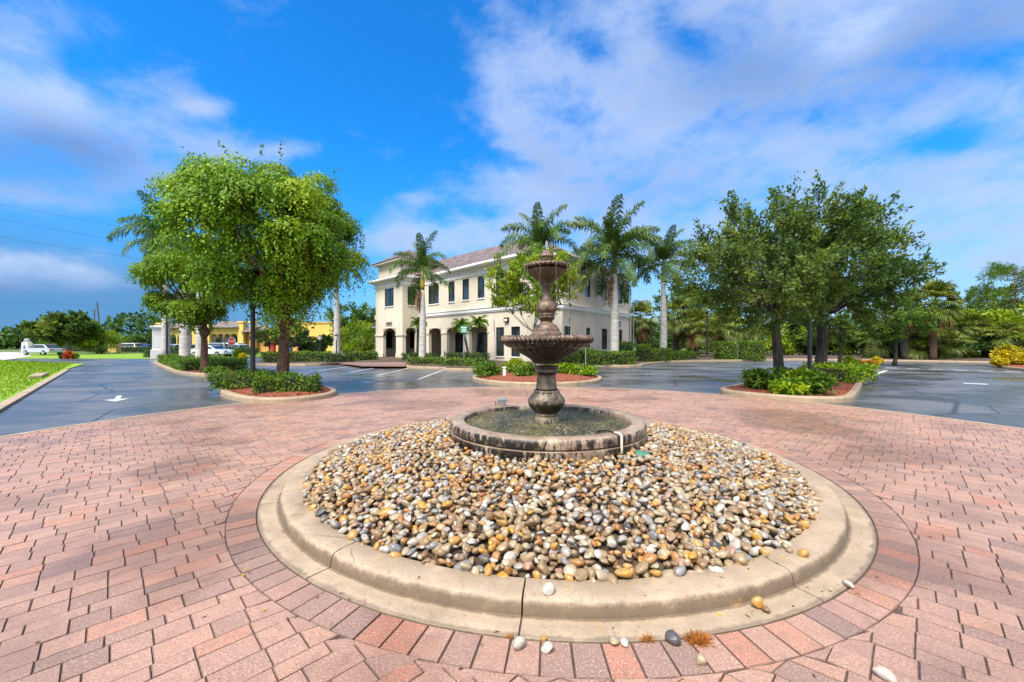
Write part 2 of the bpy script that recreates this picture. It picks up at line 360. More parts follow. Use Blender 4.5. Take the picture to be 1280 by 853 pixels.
plain('grey_metal', (.36,.37,.37), .45, .1, 5, 0, metal=.4)
plain('cabinet_green', (.17,.22,.19), .5, .1, 3, 0)
plain('sign_green', (.03,.22,.12), .4, .1, 5, 0)
plain('sign_red', (.55,.025,.02), .4, .1, 5, 0)
plain('plaque', (.30,.27,.22), .6, .2, 10, .2)
plain('pipe_cream', (.68,.57,.42), .45, .08, 20, 0)
plain('lid_green', (.06,.19,.13), .45, .2, 25, .2, 60)
plain('rubber', (.02,.02,.02), .8, .1, 5, 0)
plain('car_white', (.75,.76,.78), .18, .02, 3, 0)
plain('car_silver', (.50,.54,.58), .2, .03, 3, 0, metal=.5)
plain('car_grey', (.14,.15,.17), .2, .03, 3, 0, metal=.4)
plain('car_blue', (.06,.12,.28), .2, .03, 3, 0)
plain('wood_pole', (.10,.085,.07), .9, .3, 3, .2)
plain('box_yellow', (.62,.42,.14), .6, .1, 4, 0)
plain('playset_red', (.60,.04,.03), .4, .05, 4, 0)
plain('playset_blue', (.03,.16,.50), .4, .05, 4, 0)
plain('lantern', (.75,.75,.74), .3, .05, 4, 0)
def glass():
    m, t = material('window_glass'); o = poco(t)
    finish(t, t.mix(t.step(t.noise(o, .6, 3), .4, .6), (.015,.020,.024), (.035,.045,.05)), .06, None, .8)
glass()
def bark(name, a, b, s=(1,1,.15), sc=16, bump=.8):
    m, t = material(name); o = t.map(poco(t), s)
    n = t.noise(o, sc, 6, .65, .5); c = t.mix(t.step(n, .35, .65), a, b)
    finish(t, c, .85, t.bump(n, bump, .03))
bark('bark_brown', (.045,.024,.014), (.17,.09,.05), (1,1,.5))
bark('bark_dark', (.018,.015,.012), (.07,.058,.045))
bark('bark_grey', (.13,.115,.095), (.28,.25,.21))
def palm_trunk():
    m, t = material('palm_trunk'); o = poco(t)
    w = t.noise(t.map(o, (.6,.6,9)), 2.2, 4, .6)
    c = t.mix(t.step(w, .35, .65), (.36,.345,.32), (.58,.56,.53))
    c = t.mix(t.m('MULTIPLY', t.step(t.noise(o, 3, 5, .65), .55, .75), .5), c, (.20,.185,.16))
    finish(t, c, .8, t.bump(w, .3, .02))
palm_trunk()
plain('crownshaft_green', (.13,.21,.035), .35, .25, 2, 0)
plain('crownshaft_yellow', (.42,.33,.03), .4, .35, 2, 0)
def roof(name, axis):
    m, t = material(name); o = poco(t); sp = t.new('ShaderNodeSeparateXYZ')
    t.l.new(t.map(o, rot=(0, 0, R(45))), sp.inputs[0]); k = sp.outputs[axis]; q = sp.outputs[1-axis]
    wv = t.m('ABSOLUTE', t.m('SINE', t.m('MULTIPLY', k, pi/.34))); row = t.m('FRACT', t.m('MULTIPLY', q, 1/.36))
    cell = t.new('ShaderNodeTexWhiteNoise', noise_dimensions='2D'); cv = t.new('ShaderNodeCombineXYZ')
    t.l.new(t.m('FLOOR', t.m('MULTIPLY', k, 1/.34)), cv.inputs[0]); t.l.new(t.m('FLOOR', t.m('MULTIPLY', q, 1/.36)), cv.inputs[1]); t.l.new(cv.outputs[0], cell.inputs['Vector'])
    c = t.ramp(cell.outputs[0], [(0, (.095,.068,.058)), (.5, (.15,.105,.088)), (.85, (.20,.145,.12)), (1, (.27,.21,.175))])
    h = t.m('ADD', wv, t.m('MULTIPLY', row, .5))
    finish(t, c, .55, t.bump(h, 1, .10))
roof('roof_tile_u', 0); roof('roof_tile_v', 1)
def stone():
    m, t = material('fountain_stone'); o = poco(t)
    big = t.noise(o, 5, 6, .65); c = t.mix(t.step(big, .32, .68), (.075,.042,.026), (.21,.13,.085))
    gz = t.new('ShaderNodeSeparateXYZ'); t.l.new(o, gz.inputs[0])
    moss = t.m('MULTIPLY', t.step(gz.outputs[2], 1.35, .8), .75)          # algae-bleached pedestal that stands in the spray
    c = t.mix(moss, c, t.mix(t.step(big, .4, .65), (.14,.112,.065), (.38,.32,.21)))
    st = t.noise(t.map(o, (9,9,1.3)), 1.6, 6, .7); mk = t.step(st, .47, .60)
    low = t.m('ADD', t.m('MULTIPLY', t.step(gz.outputs[2], 2.1, 1.3), .62), .30)
    c = t.mix(t.m('MULTIPLY', mk, low), c, (.018,.014,.010))
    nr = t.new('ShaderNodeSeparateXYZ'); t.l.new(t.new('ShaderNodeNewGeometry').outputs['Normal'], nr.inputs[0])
    under_blk = t.m('MULTIPLY', t.step(nr.outputs[2], .0, -.45), t.step(t.noise(t.map(o, (7,7,3)), 2.2, 5, .7), .25, .50))   # patchy black on downward faces of the bowls; algae on the bulb
    c = t.mix(t.m('MULTIPLY', under_blk, t.m('ADD', .45, t.m('MULTIPLY', t.step(gz.outputs[2], 2.0, 1.5), .5))), c, (.015,.012,.009))
    finish(t, c, t.m('ADD', t.m('MULTIPLY', big, .3), .16), t.bump(t.noise(o, 90, 5, .7), .5, .008))
stone()
def pool_stone():
    m, t = material('pool_stone'); o = poco(t)
    big = t.noise(o, 4, 6, .65); c = t.mix(t.step(big, .3, .7), (.23,.155,.105), (.45,.345,.25))
    st = t.noise(t.map(o, (5,5,1.3), (3,1,0)), 4.2, 7, .78); mk = t.step(t.m('ADD', st, t.m('MULTIPLY', t.m('SUBTRACT', t.noise(o, 1.6, 3), .5), .5)), .41, .53)
    nr = t.new('ShaderNodeSeparateXYZ'); t.l.new(t.new('ShaderNodeNewGeometry').outputs['Normal'], nr.inputs[0])
    side = t.m('SUBTRACT', 1, t.m('MULTIPLY', t.step(nr.outputs[2], .5, .9), .82))     # run-off streaks lie on the upright faces
    c = t.mix(t.m('MULTIPLY', mk, side), c, (.014,.011,.009))
    finish(t, c, .32, t.bump(t.noise(o, 80, 5, .7), .5, .008))
pool_stone()
def water():
    m, t = material('pool_water'); o = poco(t)
    n = t.noise(o, 17, 4, .55, .8); big = t.noise(o, 3, 3)
    c = t.mix(t.step(big, .35, .65), (.05,.045,.014), (.13,.11,.035))
    flecks = t.m('MULTIPLY', t.step(t.noise(o, 30, 4, .75), .52, .66), t.step(t.noise(t.map(o, loc=(.4,0,0)), 1.6, 3), .47, .6))
    c = t.mix(t.m('MULTIPLY', flecks, .6), c, (.62,.64,.6))  # pale flecks, gathered in patches over the water
    finish(t, c, .04, t.bump(n, 1, .12), .6)
water()
m, t = material('puddle_water'); finish(t, (.012,.012,.012), .015, None, .8)
def spray():
    m, t = material('water_stream')
    b = finish(t, (.85,.88,.9), .08, t.bump(t.noise(poco(t), 40, 3), .6, .01), .6); b.inputs['Transmission Weight'].default_value = .75; b.inputs['IOR'].default_value = 1.25
spray()
PEB = [('white', (.43,.40,.35)), ('cream', (.34,.27,.17)), ('tan', (.25,.165,.08)), ('golden', (.42,.21,.03)), ('orange', (.34,.135,.03)),
       ('brown', (.20,.11,.055)), ('grey', (.27,.255,.235)), ('bluish grey', (.165,.17,.18)), ('dark', (.06,.06,.062)), ('pink', (.34,.19,.14))]
PW = np.array([.10, .18, .24, .11, .075, .11, .11, .04, .02, .015]); PW /= PW.sum()
def pebble_mat(name, base=None):
    m, t = material(name); o = poco(t)
    if base is None:
        st = []; acc = 0
        for (n, c), w in zip(PEB, PW): st.append((acc, c)); acc += w
        base = t.ramp(attr(t, 'tint'), st, 'CONSTANT')
    n = t.noise(o, 30, 4, .65, .8); k = t.noise(t.map(o, (1,1,2.5)), 45, 3)
    base = t.mix(t.m('MULTIPLY', t.step(t.noise(o, 12, 2), .4, .6), .3), base, (.36,.27,.17))
    c = t.mix(t.m('MULTIPLY', t.step(n, .5, .72), .6), base, t.mix(1.0, base, (.42,.36,.30), 'MULTIPLY'))
    c = t.mix(t.m('MULTIPLY', t.step(k, .58, .72), .45), c, (.60,.56,.50))
    finish(t, c, .36, t.bump(t.noise(o, 160, 4), .2, .004))
pebble_mat('pebble_mix')
for n_, c_ in PEB: pebble_mat('pebble_'+n_.replace(' ', '_'), c_)
# ================================================================== THE GROUND
FX, FY = .445, 5.16                       # the fountain's axis
def disc(r0, r1, z0, z1, n=160):
    b = MB(); a = np.linspace(0, 2*pi, n, endpoint=False)
    V = np.concatenate([np.stack([FX+r*np.cos(a), FY+r*np.sin(a), np.full(n, z)], 1) for r, z in ((r0, z0), (r1, z1))])
    j = np.arange(n); return b.add(V, np.stack([j, n+j, n+(j+1) % n, (j+1) % n], 1))
b = MB(); nT = 64; a = np.linspace(0, 2*pi, nT, endpoint=False)
b.add(np.stack([2500*np.cos(a), 2500*np.sin(a), np.full(nT, -.06)], 1), np.arange(nT)); b.build('terrain', 'terrain', kind='structure')
b = MB(); b.add([(-60,-12,-.022),(62,-12,-.022),(62,66,-.022),(-60,66,-.022)], np.arange(4)); b.build('asphalt', 'asphalt', kind='structure')
disc(0.01, 8.9, -.010, -.010).build('paver_bed', 'joint_sand', kind='structure')
# pavers, one by one
rng = np.random.default_rng(5)
PV, PTn = [], []
def paver(poly, tint, hgt=0.0, bev=.0033):
    q = np.asarray(poly, float); c = q.mean(0); d = q-c; L = np.linalg.norm(d, axis=1)[:, None]+1e-9
    top = q-d/L*bev*1.4+rng.normal(0, .0011, q.shape); PV.append((q, top, hgt+rng.normal(0, .0009), rng.normal(0, .006, 2), c)); PTn.append(tint)
R0, R1, RS = 3.15, 8.72, 3.37             # ring edge, plaza edge, outside of the radial course
def field(sgn):
    A, B, m_ = .156, .104, .078; g = .0017
    e1 = np.array((.7071, .7071)) if sgn < 0 else np.array((-.7071, .7071)); e2 = np.array((-e1[1], e1[0]))
    y = -9.4; k = 0
    while y < 9.4:
        h = B if k % 3 == 1 else A; x = -9.44+m_*rng.integers(0, 3)
        while x < 9.4:
            w = (m_*3 if rng.random() < (.75 if h == B else .42) else m_*2)+rng.normal(0, .0012); cells = [(0, h)]
            for z0, z1 in cells:
                q = np.array([(x+g, y+z0+g), (x+w-g, y+z0+g), (x+w-g, y+z1-g), (x+g, y+z1-g)])
                P = q[:, :1]*e1+q[:, 1:]*e2; r = np.linalg.norm(P, axis=1); c = P.mean(0); rc = np.linalg.norm(c)
                if (P[:, 0]*sgn).max() <= .01 or r.max() < RS+.03 or r.min() > R1-.03 or c[1]+FY < -1.5: continue
                rn = np.clip(r, RS+.002, R1-.003); P = P*(rn/r)[:, None]
                if sgn < 0: P[:, 0] = np.minimum(P[:, 0], -.003)
                else: P[:, 0] = np.maximum(P[:, 0], .003)
                paver(P+(FX, FY), rng.beta(2.2, 2.4))
            x += w
        y += h; k += 1
field(-1); field(1)
nS = 132
for i in range(nS):
    a0, a1 = 2*pi*i/nS+.0012, 2*pi*(i+1)/nS-.0012
    paver([(FX+r*cos(a_), FY+r*sin(a_)) for r, a_ in ((R0+.006, a0), (RS-.001, a0), (RS-.001, a1), (R0+.006, a1))], rng.choice([rng.uniform(0, .3), rng.uniform(.35, .7), rng.uniform(.65, 1)]))
n = len(PV); V = np.zeros((n, 12, 3))
for i, (q, top, h, tl, c) in enumerate(PV):
    zt = h+(q-c)@tl
    V[i, :4, :2] = q; V[i, :4, 2] = -.012; V[i, 4:8, :2] = q; V[i, 4:8, 2] = zt-.005; V[i, 8:, :2] = top; V[i, 8:, 2] = zt
fq = [(0,1,5,4),(1,2,6,5),(2,3,7,6),(3,0,4,7),(4,5,9,8),(5,6,10,9),(6,7,11,10),(7,4,8,11),(8,9,10,11)]
Fs = (np.arange(n)[:, None, None]*12+np.array(fq)[None]).reshape(-1, 4)
sg = np.array([(q[1]-q[0])[0]*(q[2]-q[1])[1]-(q[1]-q[0])[1]*(q[2]-q[1])[0] for q, *_ in PV]); fl = np.repeat(sg < 0, 9); Fs[fl] = Fs[fl][:, ::-1]
tf = np.repeat(PTn, 9).reshape(-1, 9); tf[:, :8] = 2+tf[:, :8]        # worn, dirt-filled arrises
b = MB(); b.add(V.reshape(-1, 3), Fs, tf.ravel()); b.build('paver_plaza', 'paver', kind='structure')
b = MB(); nA = 26
for i in range(nA):                        # flush concrete header round the plaza
    a = np.linspace(2*pi*i/nA+.0006, 2*pi*(i+1)/nA-.0006, 9)
    b.prism([(FX+(R1+.005)*cos(x), FY+(R1+.005)*sin(x)) for x in a[::-1]]+[(FX+8.84*cos(x), FY+8.84*sin(x)) for x in a], -.03, .004)
b.build('header_kerb', 'kerb', kind='structure')
# fountain ring kerb: gutter, rounded riser, flat top, in cast sections
prof = [(3.145, -.03), (3.145, -.002), (3.135, .004), (3.06, .004), (2.990, -.001), (2.982, .002), (2.974, .055), (2.966, .072), (2.95, .084), (2.92, .090), (2.88, .092), (2.775, .090), (2.762, .082), (2.76, -.03)]
b = MB(); js = sorted([-1.702, -1.12, -.42, .25, .95, 1.65, 2.35, 2.98, 3.62-2*pi, 4.12-2*pi])
for i in range(len(js)):
    a0 = js[i]; a1 = js[(i+1) % len(js)]
    if a1 < a0: a1 += 2*pi
    m = max(6, int((a1-a0)/.03)); a = np.linspace(a0+.0018, a1-.0018, m); k = len(prof); V = []
    for (r, z) in prof: V.append(np.stack([FX+r*np.cos(a), FY+r*np.sin(a), np.full(m, z)+rng.normal(0, .0006, m)], 1))
    q = [(i2*m+j, i2*m+j+1, (i2+1)*m+j+1, (i2+1)*m+j) for i2 in range(k-1) for j in range(m-1)]
    b.add(np.concatenate(V), [np.array(q), np.arange(k)*m, (np.arange(k)*m+m-1)[::-1]])
b.build('ring_kerb', 'concrete_tan', kind='structure'); shade_auto(bpy.data.objects['ring_kerb'], 32)
# ------------------------------------------------------------------ planted islands and plots
def mulch_chips(b, poly, n, z, rng, s=.07):
    P = scatter(poly, n, rng); ax = rng.normal(size=(n, 3)); ax[:, 2] *= .35
    b.leaves(np.column_stack([P, np.full(n, z)+rng.uniform(0, .02, n)]), ax, s, rng, .4, flat=.6)
def island(poly, chips=0, h=.13, w=.17, name='island', smooth=3, fill='mulch', seed=1, seg=1.6):
    p = chaikin(poly, smooth) if smooth else np.asarray(poly, float)
    q0, q1, q2 = p, inset(p, .03), inset(p, w); n = len(p); b = MB()
    V = [np.column_stack([q, np.full(n, z)]) for q, z in ((q0, -.03), (q0, h*.62), (inset(p, .012), h*.9), (q1, h), (q2, h), (q2, -.03))]
    j = np.arange(n); jn = (j+1) % n
    b.add(np.concatenate(V), np.concatenate([np.stack([k*n+j, k*n+jn, (k+1)*n+jn, (k+1)*n+j], 1) for k in range(5)]))
    b.build(name+'_kerb', 'kerb', kind='structure', smooth=False)
    c = q2.mean(0); b = MB(); rr = np.random.default_rng(seed)
    b.add(np.concatenate([np.column_stack([q2, np.full(n, h-.03)]), np.column_stack([c+(q2-c)*.6, np.full(n, h+.06)]), [(c[0], c[1], h+.09)]]),
          [np.stack([j, jn, n+jn, n+j], 1), np.stack([n+j, n+jn, np.full(n, 2*n)], 1)])
    b.build(name+'_bed', fill, kind='structure', smooth=True)
    if chips:
        b = MB(); mulch_chips(b, q2, chips, h+.0, rr); o = b.build('mulch', 'mulch_chip'); tag(o, 'loose red brown bark mulch spread over %s' % name.replace('_', ' '), 'mulch', kind='stuff')
    return q2
isl1 = island([uv(11.1,2.3), uv(11.3,4.9), uv(15.9,5.1), uv(16.3,2.2)], 1500, name='near_left_island', seed=1, smooth=4)
isl2 = island([uv(22.6,2.4), uv(22.8,5.1), uv(33,5.6), uv(46,5.8), uv(46,2.3), uv(33,2.2)], 1200, name='entrance_island', seed=2)
isl3 = island([uv(1.1,12.7), uv(1.1,15.5), uv(1.4,22), uv(1.6,30), uv(4.2,31), uv(4.4,22), uv(4.2,15.5), uv(4.4,12.6)], 2000, name='right_island', seed=3)
e = np.linspace(0, 2*pi, 40, endpoint=False)
isl4 = island([(1.05+2.75*cos(x), 17.2+3.1*sin(x)) for x in e], 1500, name='middle_island', seed=4, smooth=0)
# building plot (kerb line follows the bays), rear bed and left strip
plot = island([gnd(300,456), gnd(360,458), gnd(440,455.5), gnd(452,457.5), gnd(505,458), gnd(510,461), gnd(553,461.5), gnd(556,464), gnd(640,464), gnd(742,463.5), gnd(748,459), gnd(800,459), gnd(806,456), gnd(840,452.6), (30, 37), (40, 80), (-22, 80), (-20, 52)], 0, name='building_plot', smooth=1, fill='soil', seed=5)
rear = island([uv(-16,48.5), uv(-4,48.6), (31.6, 35.0), (24, 37.8), (22, 42), (40, 70), (66, 60), (60, 28)], 0, name='rear_bed', smooth=1, fill='soil')
corner = island([gnd(1243,460), gnd(1243,457), gnd(1275,457), gnd(1330,462), gnd(1330,468)], 200, name='corner_island', seed=6)
# lawn on the left with its low edge
lawn = np.array([uv(-4,-1.95), uv(14,-1.95), uv(34,-1.9), uv(44,-1.4), uv(47,-4.5), (-58, 44), (-70, 40), (-70, 20), (-40, -2), (-12, -14)])
b = MB(); b.prism(lawn, -.03, .03); b.build('lawn', 'turf', kind='structure')
b = MB(); b.prism([uv(3,-1.97), uv(3,-1.78), uv(34,-1.72), uv(34,-1.92)], -.03, .045); b.build('lawn_kerb', 'kerb', kind='structure')
b = MB(); b.prism([gnd(-10,452), gnd(18,449.5), gnd(40,445.5), gnd(22,440.5), gnd(-40,440.5), gnd(-60,447)][::-1], .034, .038); b.build('side_road', 'pale_concrete', kind='structure')
b = MB(); b.prism([(-64, 41), (-37, 40.3), (-30, 42.5), (-28, 47), (-30, 62), (-80, 62)], -.03, .03); b.build('verge', 'turf', kind='structure')
rng = np.random.default_rng(12); n = 60000
P = scatter(np.array([uv(5,-2), uv(44,-2), (-58, 40), (-34, 12), (-16, 2)]), n, rng)
P = P[(P[:, 1] > 6) & (rng.random(n) < np.clip(14/P[:, 1], .25, 1))]; ax = rng.normal(0, .45, (len(P), 3)); ax[:, 2] = 1
b = MB(); b.leaves(np.column_stack([P, np.full(len(P), .025)]), ax, .035+.0035*P[:, 1], rng, .35)
tag(b.build('grass', 'grass_blade'), 'short bright green lawn grass beside the wet entrance road', 'grass', kind='stuff')
b = MB(); b.box((0, 0, 0), (2.4, .38, .16)); o = b.build('drain_kerb', 'kerb', kind='structure'); o.location = (*uv(27.5, -2.3), .08); o.rotation_euler = (0, 0, R(135)); bevel(o, .03)
# brick walk before the tower, road paint
b = MB(); b.prism([gnd(425,455.3,.1), gnd(440,456.6,.1), gnd(452,458.3,.1), gnd(506,458.6,.1), gnd(512,451,.1), gnd(462,450.5,.1)][::-1], .1, .155); b.build('brick_walk', 'walk_brick', kind='structure')
b = MB()
def stripe(p, q, w=.11):
    p, q = np.array(p), np.array(q); d = (q-p)/np.linalg.norm(q-p); nn = np.array((-d[1], d[0]))*w/2
    b.add([(*(p+nn), -.016), (*(q+nn), -.016), (*(q-nn), -.016), (*(p-nn), -.016)], np.arange(4)[::-1])
for x, y0, y1 in ((-10.9, 22.5, 27), (-8.6, 21.2, 26), (-6.45, 19.2, 25), (-4.0, 17, 23.2)): stripe((x, y0), (x, y1))
stripe(gnd(755,468), gnd(820,468)); stripe(gnd(1060,457), gnd(1098,459.5)); stripe(gnd(1000,454), gnd(1040,455)); stripe(gnd(1090,469), gnd(1108,463), .2)
b.build('stall_lines', 'road_paint', kind='structure')
b = MB()
for k in range(7): u_ = .9-.95*k; stripe(uv(u_-.28, 34.5), uv(u_+.28, 34.5), .42)
stripe(uv(-2.0, 23.2), uv(-1.4, 23.2), .5); b.build('yield_line', 'road_paint', kind='structure')
def arrow(loc, rz, s=1):
    b = MB(); P = [(-.09,-1.3), (.09,-1.3), (.09,.3), (.42,.3), (0,1.3), (-.42,.3), (-.09,.3)]
    b.add([(x*s*cos(rz)-y*s*sin(rz)+loc[0], x*s*sin(rz)+y*s*cos(rz)+loc[1], -.016) for x, y in P], [np.array((0,1,2,6)), np.array((3,4,5))])
    b.build('road_arrow', 'road_paint', kind='structure')
arrow(gnd(147,497.5), R(222), .62); arrow(gnd(448,478), R(-60), .62)
b = MB(); e = np.linspace(0, 2*pi, 48, endpoint=False); pc = gnd(868, 493.5)
rr_ = 1+.22*np.sin(3*e+1)+.12*np.sin(5*e); b.add(np.column_stack([pc[0]+1.0*rr_*np.cos(e)-.1, pc[1]+.42*rr_*np.sin(e)+.05, np.full(48, -.015)]), np.arange(48)); b.build('puddle', 'puddle_water', kind='structure')
# ================================================================== THE FOUNTAIN
fo = thing('fountain', 'three tier brown stone fountain with pineapple finial and round pool among pebbles', 'fountain', (FX, FY, .25))
C0 = (FX, FY, 0)
def smooth_prof(p, k=2): return chaikin(p, k, closed=False)
b = MB(); b.lathe([(1.19,.18),(1.225,.30),(1.23,.335),(1.225,.36),(1.232,.385),(1.228,.425),(1.205,.432),(1.195,.438),(1.205,.445),(1.222,.452),(1.227,.50),(1.222,.535),(1.20,.552),(1.165,.557),(1.09,.557),(1.062,.552),(1.048,.535),(1.04,.50),(1.035,.40)], 160, C0)
basin = b.build('basin', 'pool_stone', fo); shade_auto(basin, 50)
b = MB(); nr_, na = 70, 200; rr_ = np.linspace(.12, 1.045, nr_); a2 = np.linspace(0, 2*pi, na, endpoint=False); GX = rr_[:, None]*np.cos(a2); GY = rr_[:, None]*np.sin(a2); GZ = np.zeros_like(GX); wr = np.random.default_rng(4)
for _ in range(26):
    th = wr.uniform(0, 6.28); q = .60+wr.normal(0, .04); dd = np.hypot(GX-q*cos(th), GY-q*sin(th)); GZ += .0045*np.sin(dd*wr.uniform(55, 100)+wr.uniform(0, 6))*np.exp(-dd*3.2)
for _ in range(14): kx, ky = wr.normal(0, 26, 2); GZ += .0011*np.sin(GX*kx+GY*ky+wr.uniform(0, 6))
b.add(np.stack([FX+GX, FY+GY, .497+GZ], 2).reshape(-1, 3), np.array([(i2*na+k, (i2+1)*na+k, (i2+1)*na+(k+1) % na, i2*na+(k+1) % na) for i2 in range(nr_-1) for k in range(na)])); a = np.linspace(0, 2*pi, 96, endpoint=False)
b.build('water', 'pool_water', basin, smooth=True)
b = MB(); b.lathe(smooth_prof([(.17,.40),(.17,.52),(.155,.56),(.15,.585),(.158,.60),(.145,.615),(.19,.66),(.225,.73),(.222,.79),(.19,.85),(.165,.875),(.172,.885),(.165,.90),(.150,.915)], 1), 128, C0,
    fn=lambda r, z, a: r*(1+(.09*np.abs(np.cos(4*a))*np.exp(-((z-.765)/.05)**2)-.05*np.exp(-((np.abs(np.cos(4*a))*.10+.66-z)/.018)**2) + .03*np.maximum(0, np.cos(8*a))*np.exp(-((z-.69)/.05)**2))))
b.build('bulb', 'fountain_stone', fo, smooth=True)
b = MB(); b.lathe(smooth_prof([(.145,.905),(.127,.96),(.119,1.05),(.118,1.11),(.15,1.13),(.155,1.15),(.145,1.17),(.158,1.2),(.165,1.225)], 2), 96, C0, fn=lambda r, z, a: r*(1+.045*np.cos(6*a)*np.exp(-((z-1.01)/.06)**2)))
b.build('pedestal', 'fountain_stone', fo, smooth=True)
def bowl(z0, prof, rim_r, rim_h, n_rope, n_fl, depth, name):
    b = MB(); zl, zh = prof[0][1], prof[-1][1]
    P = smooth_prof(prof, 2)
    b.lathe(P, 192, C0, fn=lambda r, z, a: r*(1-.10*np.abs(np.sin(n_fl/2*a))**4*sin(pi*min(1, max(0, (z-zl)/(zh-zl))))))
    o = b.build(name, 'fountain_stone', fo, smooth=True)
    m = 16; rb = MB(); aa = np.linspace(0, 2*pi, m, endpoint=False); n = n_rope*8; th = np.linspace(0, 2*pi, n, endpoint=False); V = []
    for k in range(m):                    # rope moulding: a torus whose section swells along a twist
        rr = rim_h*(1+.20*np.cos(n_rope*th+2*aa[k])); V.append(np.stack([FX+(rim_r-rim_h+rr*cos(aa[k])*1.0)*np.cos(th), FY+(rim_r-rim_h+rr*cos(aa[k]))*np.sin(th), z0+rr*sin(aa[k])*.95], 1))
    q = [(k*n+j, k*n+(j+1) % n, ((k+1) % m)*n+(j+1) % n, ((k+1) % m)*n+j) for k in range(m) for j in range(n)]
    rb.add(np.concatenate(V), np.array(q)); rb.build('rope_rim', 'fountain_stone', o, smooth=True)
    w = MB(); w.add(np.stack([FX+(rim_r-rim_h)*np.cos(a), FY+(rim_r-rim_h)*np.sin(a), np.full(96, z0+rim_h*.55)], 1), np.arange(96)); w.build('water', 'pool_water', o)
    return o
bowl(1.555, [(.16,1.22),(.19,1.29),(.26,1.335),(.35,1.385),(.40,1.41),(.42,1.44),(.50,1.455),(.545,1.485),(.56,1.52)], .592, .046, 64, 28, .3, 'lower_bowl')
b = MB(); b.lathe(smooth_prof([(.20,1.57),(.195,1.635),(.185,1.65),(.165,1.66),(.168,1.69),(.15,1.70),(.138,1.735),(.11,1.75),(.078,1.77),(.075,1.79),(.098,1.82),(.106,1.845),(.10,1.862),(.112,1.875),(.10,1.89),(.125,1.92),(.132,1.965),(.122,2.01),(.09,2.045),(.066,2.055),(.074,2.07),(.06,2.085),(.044,2.13),(.05,2.19),(.062,2.23),(.075,2.25),(.068,2.265),(.08,2.285)], 1), 96, C0,
    fn=lambda r, z, a: r*(1+.05*np.cos(8*a)*np.exp(-((z-1.965)/.035)**2)+.06*np.cos(10*a)*np.exp(-((z-1.83)/.02)**2)))
b.build('baluster', 'fountain_stone', fo, smooth=True)
bowl(2.497, [(.08,2.27),(.095,2.30),(.15,2.335),(.20,2.375),(.24,2.42),(.258,2.47)], .284, .027, 30, 20, .2, 'upper_bowl')
b = MB()
b.lathe(smooth_prof([(.07,2.49),(.068,2.53),(.05,2.54),(.06,2.555),(.084,2.60),(.078,2.65),(.05,2.70),(.012,2.722),(.001,2.724)], 2), 64, C0, fn=lambda r, z, a: r*(1+.15*(np.cos(9*a+55*z)*np.cos(9*a-55*z)) if .545 < z-2 < .72 else 1.0+0*a))
b.build('pineapple_finial', 'fountain_stone', fo, smooth=True)
rng = np.random.default_rng(3)
def stream(r, z0, z1, a, w, out=.03):
    k = np.linspace(0, 1, 9); rr = r+out*np.sqrt(k); zz_ = z0+(z1-z0)*k**1.5
    b = MB(); b.tube(np.stack([FX+rr*np.cos(a)+rng.normal(0, .002, 9), FY+rr*np.sin(a), zz_], 1), w*(1-.35*k)*rng.uniform(.7, 1.2, 9), 6); b.build('water_stream', 'water_stream', fo, smooth=True)
for i in range(9): stream(.284, 2.50, 1.60, i*2*pi/9+.2+rng.normal(0, .05), rng.uniform(.0009, .0018), .02)
for i in range(2): stream(.592, 1.56, .50, i*2*pi/4+.5+rng.normal(0, .08), rng.uniform(.0013, .0024), .015)

b = MB(); b.tube([(FX,FY,2.72),(FX,FY,2.76),(FX+.003,FY,2.80),(FX+.001,FY,2.83)], [.012,.02,.017,.004], 8); b.build('water_jet', 'water_stream', fo, smooth=True)
# pool-side pieces
fl = thing('floodlight', 'small white LED floodlight clamped at the far edge of the fountain pool', 'lamp', (FX-.62, FY+.93, .555), R(30))
b = MB(); b.box((0,0,.09), (.15,.045,.11)); o = b.build('housing', 'grey_metal'); o.parent = fl; o.rotation_euler = (R(25), 0, 0); bevel(o, .012)
b = MB(); b.box((0,-.0245,.09), (.12,.004,.08)); o2 = b.build('lens', 'white_paint'); o2.parent = o
b = MB(); b.tube([(-.085,0,.08),(-.085,0,.0),(.085,0,.0),(.085,0,.08)], .007, 6); o = b.build('bracket', 'dark_metal'); o.parent = fl
th = -1.0
px_, py_ = FX+1.0*cos(th), FY+1.0*sin(th)
fp = thing('fill_pipe', 'thin cream water pipe hooked over the pool rim', 'pipe', (FX+1.26*cos(th), FY+1.26*sin(th), .3))
b = MB(); b.tube([(FX+1.16*cos(th), FY+1.16*sin(th), .573), (FX+1.232*cos(th), FY+1.232*sin(th), .573), (FX+1.256*cos(th), FY+1.256*sin(th), .555), (FX+1.258*cos(th), FY+1.258*sin(th), .45), (FX+1.26*cos(th), FY+1.26*sin(th), .33)], .013, 8); b.build('downpipe', 'pipe_cream', fp, True)
b = MB(); b.tube([(FX+.80*cos(th+.16), FY+.80*sin(th+.16), .50), (FX+.98*cos(th+.06), FY+.98*sin(th+.06), .555), (FX+1.165*cos(th), FY+1.165*sin(th), .573)], .009, 8); b.build('hose', 'dark_metal', fp, True)
lp = at(803, 575, 4.15)
b = MB(); b.lathe([(.001,.02),(.06,.02),(.075,.012),(.08,.0),(.07,-.04)], 24, (0, 0, 0)); b.box((0,0,.022), (.04,.016,.01))
o = b.build('irrigation_lid', 'lid_green', smooth=False); o.location = (lp[0], lp[1], .36); o.rotation_euler = (R(8), R(4), .4); tag(o, 'round green plastic irrigation lid lying in the pebbles beside the pool', 'lid'); bevel(o, .006)
